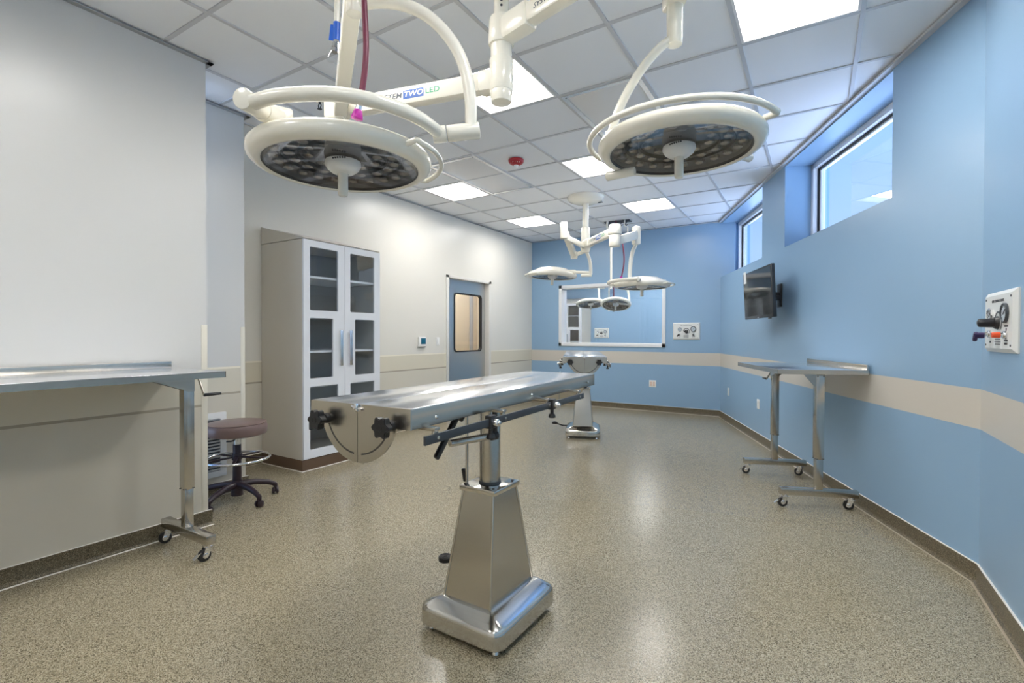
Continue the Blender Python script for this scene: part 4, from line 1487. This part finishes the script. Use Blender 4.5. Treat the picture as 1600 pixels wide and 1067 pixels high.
pts = [fd(993, 383, 5.87), fd(988.5, 394, 5.84), fd(985.5, 410, 5.8), fd(984, 428, 5.75), fd(984.5, 437, 5.72)]
tubepart('upper_yoke', pts, 0.024, r)
nr = math.atan2(-CF.y, -CF.x)
pts = arc_pts(RC2, 0.40, RC2.z+0.065, nr-0.38, nr-2.0, 28)
tubepart('lower_yoke', pts, 0.022, r, 2)
m = MB()
for q in (pts[0], pts[-1]):
    q2 = RC2+V((0, 0, 0.06))
    m.cyl(q, q+(q2-q)*0.28, 0.028, 0.03, 18, 0.004)
m.build('tilt_joint', M_lampw, r)
pts = arc_pts(RC2, 0.375, RC2.z+0.03, aR-1.0, aR+0.9)
tubepart('grip_rail', [RC2+(pts[0]-RC2)*0.86]+pts+[RC2+(pts[-1]-RC2)*0.86], 0.010, r, 3)
# left branch, folded
el2 = fd(881, 362, 5.86)
m = MB()
h1 = V((fx, fy, 2.395))
m.bar(h1, fd(884, 371, 5.86), 0.05, 0.06, 0.01)
m.box(fd(881, 360, 5.86), (0.085, 0.085, 0.20), Matrix.Rotation(YAW, 3, 'Z'), 0.015)
m.build('extension_arm', M_lampw, r)
m = MB()
s0, s1 = fd(884, 366, 5.86), fd(897, 399, 6.4)
m.bar(s0, s1, 0.066, 0.085, 0.010)
m.box(s1, (0.085, 0.085, 0.09), Matrix.Rotation(YAW, 3, 'Z'), 0.012)
m.bar(s1, fd(915, 392, 6.45), 0.05, 0.05, 0.01)
m.build('spring_arm', M_lampw, r)
LC2 = fd(863, 433.5, 6.8)
lamp_head(r, LC2, Matrix.Rotation(rad(3), 4, V(CF)), R=0.335, dome=0.14)
pts = [fd(914, 391, 6.45), fd(918.5, 398, 6.45), fd(922, 410, 6.45), fd(923, 420, 6.45), fd(923, 429, 6.45)]
tubepart('upper_yoke', pts, 0.022, r)
m = MB()
m.cyl(fd(924.5, 430, 6.45), fd(908, 430.5, 6.5), 0.019, None, 18, 0.004)
m.tube([fd(922, 426, 6.5), fd(898, 425, 6.6)], 0.02, 12)
m.cyl(fd(899, 425, 6.6), fd(886, 425, 6.65), 0.03, 0.03, 18, 0.005)
m.build('lower_yoke', M_lampw, r)
pts = arc_pts(LC2, 0.375, LC2.z+0.03, aR+PI-0.9, aR+PI+0.9)
tubepart('grip_rail', [LC2+(pts[0]-LC2)*0.86]+pts+[LC2+(pts[-1]-LC2)*0.86], 0.010, r, 3)

# ---- fixture of the next theatre
tx_, ty_ = plan(940, 11.6)
r = thing('surgical_light', 'double-headed surgical light seen through the observation window in the next theatre', 'surgical light', (tx_, ty_, H), 0, 'double-headed surgical lights')
MB().cyl((tx_, ty_, 2.45), (tx_, ty_, H-0.003), 0.04, None, 24).cyl((tx_, ty_, 2.36), (tx_, ty_, 2.5), 0.07, None, 24, 0.01).build('column', M_lampw, r)
for cx_, cy_, dp_, tp, yk in ((923, 476, 11.3, 13, [(933, 447), (935.5, 452), (936, 462), (937, 470)]), (962, 477, 10.9, 20, [(975, 447), (981, 454), (983, 466), (983, 475)])):
    C_ = at(cx_, cy_, dp_)
    td = Matrix.Rotation(rad(-tp), 4, V(CR)) @ Matrix.Rotation(rad(6 if cx_ > 940 else -1), 4, V(CF))
    lamp_head(r, C_, td, R=0.335, dome=0.11)
    top = at(*yk[0], dp_-0.1)
    e_ = V((top.x, top.y, 2.42))
    m = MB()
    m.bar(V((tx_, ty_, 2.42)), e_, 0.06, 0.08, 0.01)
    m.cyl(top, e_+V((0, 0, 0.03)), 0.035, None, 20, 0.005)
    m.build('extension_arm', M_lampw, r)
    tubepart('upper_yoke', [top]+[at(*q, dp_-0.1) for q in yk[1:]], 0.024, r)
    m = MB()
    q = at(*yk[-1], dp_-0.1)
    m.cyl(q, C_+V((0, 0, 0.05)), 0.028, 0.02, 16, 0.004)
    m.build('tilt_joint', M_lampw, r)

# ------------------------------------------------------------------ hanging gas hoses
def hose(lab, pts, rr, mat, group):
    r = thing('gas_hose', lab, 'gas hose', pts[-1], 0, group)
    MB().tube(smooth(pts, 8), rr, 12).build('tube', mat, r)
    return r
# near purple hose
top = at(567, -120, 1.72)
h = hose('dark red gas hose with a magenta fitting, hanging beside the left near lamp', [V((top.x+0.01, top.y, H)), at(568, -40, 1.73), at(569.5, 10, 1.73), at(572, 70, 1.73), at(570, 110, 1.73), at(564.5, 150, 1.73)], 0.0105, M_purple, 'hanging gas hoses')
m = MB()
a_, b_ = at(564.5, 148, 1.73), at(560, 172, 1.73)
m.cyl(a_, a_+(b_-a_)*0.55, 0.009, None, 14).cyl(a_+(b_-a_)*0.3, a_+(b_-a_)*0.5, 0.014, None, 6).cyl(a_+(b_-a_)*0.5, b_, 0.011, None, 16)
m.build('fitting', M_chrome, h)
d_ = (b_-a_).normalized()
MB().cyl(b_, b_+d_*0.032, 0.015, 0.021, 20, 0.003).build('cap', M_magenta, h)
# near white hose with blue tag
h = hose('white gas hose with a blue tag and clear fitting, hanging beside the left near lamp', [V((at(528, -100, 1.74).x, at(528, -100, 1.74).y, H)), at(527.5, -40, 1.74), at(527, 0, 1.74), at(526.5, 35, 1.74), at(525.5, 65, 1.74)], 0.010, M_lampw, 'hanging gas hoses')
a_, b_ = at(526.5, 36, 1.74), at(525.5, 64, 1.74)
m = MB()
m.cyl(a_, b_, 0.0125, None, 14)
m.box(at(520, 51, 1.735), (0.022, 0.002, 0.055), Matrix.Rotation(YAW, 3, 'Z') @ Matrix.Rotation(0.12, 3, 'Y'))
m.build('blue_label', M_bluel, h)
c_ = at(520, 96, 1.74)
m = MB()
m.cyl(b_, b_+(c_-b_)*0.5, 0.008, None, 14).cyl(b_+(c_-b_)*0.15, b_+(c_-b_)*0.32, 0.012, None, 6).cyl(b_+(c_-b_)*0.4, b_+(c_-b_)*0.55, 0.013, None, 14)
m.build('fitting', M_chrome, h)
d_ = (c_-b_).normalized()
MB().cyl(b_+(c_-b_)*0.52, c_, 0.013, 0.0225, 20, 0.003).build('cap', M_clear, h)
# far hoses and their black ceiling bracket
bp = V((-2.64, 7.42, H))
r = thing('hose_bracket', 'black flat hose bracket on the ceiling behind the far surgical light', 'bracket', bp, 0.05)
MB().box((0, 0, -0.006), (0.40, 0.14, 0.012), None, 0.003).build('plate', M_ink, r, True)
m = MB()
for x in (-0.13, 0.0, 0.06, 0.14):
    m.tube(smooth([(x, 0, -0.012), (x-0.012, -0.02, -0.05), (x, -0.035, -0.08), (x+0.015, -0.02, -0.06)], 4), 0.007, 8)
m.build('hooks', M_ink, r, True)
zb = H-0.012
def down(px, y, depth):
    return at(px, y, depth)
dz = 7.6
h = hose('long white hose hanging behind the elbow of the far surgical light', [V((bp.x-0.13, bp.y-0.11, H-0.002)), V((bp.x-0.13, bp.y-0.11, zb-0.09)), V((at(956, 380, dz).x, at(956, 380, dz).y, 2.75)), at(955, 390, dz), at(955, 420, dz), at(955, 452, dz)], 0.017, M_lampw, 'hanging gas hoses')
MB().cyl(at(955, 450, dz), at(955, 459, dz), 0.024, 0.028, 16, 0.004).build('cap', M_clear, h)
h = hose('thin purple hose hanging behind the far surgical light', [V((bp.x+0.0, bp.y-0.09, H-0.002)), V((bp.x+0.0, bp.y-0.09, zb-0.09)), at(969.5, 362, dz), at(972.5, 378, dz), at(975, 400, dz), at(974.5, 415, dz), at(971, 433, dz)], 0.0105, M_purple, 'hanging gas hoses')
MB().cyl(at(971, 432, dz), at(969.5, 439, dz), 0.02, 0.022, 14, 0.004).build('cap', M_magenta, h)
h = hose('short white hose hanging from the black bracket, right of the far lamp elbow', [V((bp.x+0.14, bp.y-0.09, H-0.002)), V((bp.x+0.14, bp.y-0.09, zb-0.09)), at(980.5, 355, dz), at(980.5, 368, dz)], 0.008, M_lampw, 'hanging gas hoses')
MB().cyl(at(980.5, 367, dz), at(980.5, 373, dz), 0.014, 0.016, 14, 0.003).build('cap', M_white, h)
for px_, y1_, mt, lab in ((951.5, 486, M_lampw, 'white hose hanging in the next theatre, seen through the window'), (958.8, 487, M_purple, 'dark hose hanging in the next theatre, seen through the window')):
    q = at(px_, 470, 11.9)
    h = hose(lab, [V((q.x, q.y, H)), V((q.x, q.y, 2.4)), at(px_, 478, 11.9), at(px_, y1_-4, 11.9)], 0.014, mt, 'hoses of the next theatre')
    MB().cyl(at(px_, y1_-4, 11.9), at(px_, y1_, 11.9), 0.024, 0.028, 12, 0.003).build('cap', M_white if mt is M_lampw else M_black, h)

# ------------------------------------------------------------------ daylight
w = bpy.data.worlds.new('sky')
scn.world = w
w.use_nodes = True
nt = w.node_tree
bg = nt.nodes['Background']
tc = nt.nodes.new('ShaderNodeTexCoord')
sx = nt.nodes.new('ShaderNodeSeparateXYZ')
nt.links.new(tc.outputs['Generated'], sx.inputs['Vector'])
mr = nt.nodes.new('ShaderNodeMapRange')
mr.inputs['From Min'].default_value = -1.0
nt.links.new(sx.outputs['Z'], mr.inputs['Value'])
cr = nt.nodes.new('ShaderNodeValToRGB')
el = cr.color_ramp.elements
el[0].position = 0.0
el[0].color = (1.9, 2.5, 3.6, 1)        # unseen bluish glow below the horizon, added to brighten the ceiling
el[1].position = 1.0
el[1].color = (0.10, 0.26, 0.80, 1)
for p, c in ((0.49, (1.9, 2.5, 3.6)), (0.5, (0.36, 0.47, 0.60)), (0.62, (0.27, 0.42, 0.66)), (0.75, (0.17, 0.36, 0.75))):  # first stop carries the added glow up to the horizon, then sky
    e = el.new(p)
    e.color = (*c, 1)
nt.links.new(mr.outputs['Result'], cr.inputs['Fac'])
nt.links.new(cr.outputs['Color'], bg.inputs['Color'])
bg.inputs['Strength'].default_value = 1.0

# ------------------------------------------------------------------ view
scn.view_settings.view_transform = 'Standard'
scn.view_settings.look = 'None'
scn.view_settings.gamma = 1.0
scn.view_settings.use_curve_mapping = False
scn.view_settings.exposure = 0.9
scn.cycles.max_bounces = 10
scn.cycles.diffuse_bounces = 6
scn.cycles.glossy_bounces = 5
scn.cycles.transparent_max_bounces = 12
scn.cycles.use_denoising = True
scn.cycles.sample_clamp_indirect = 6.0
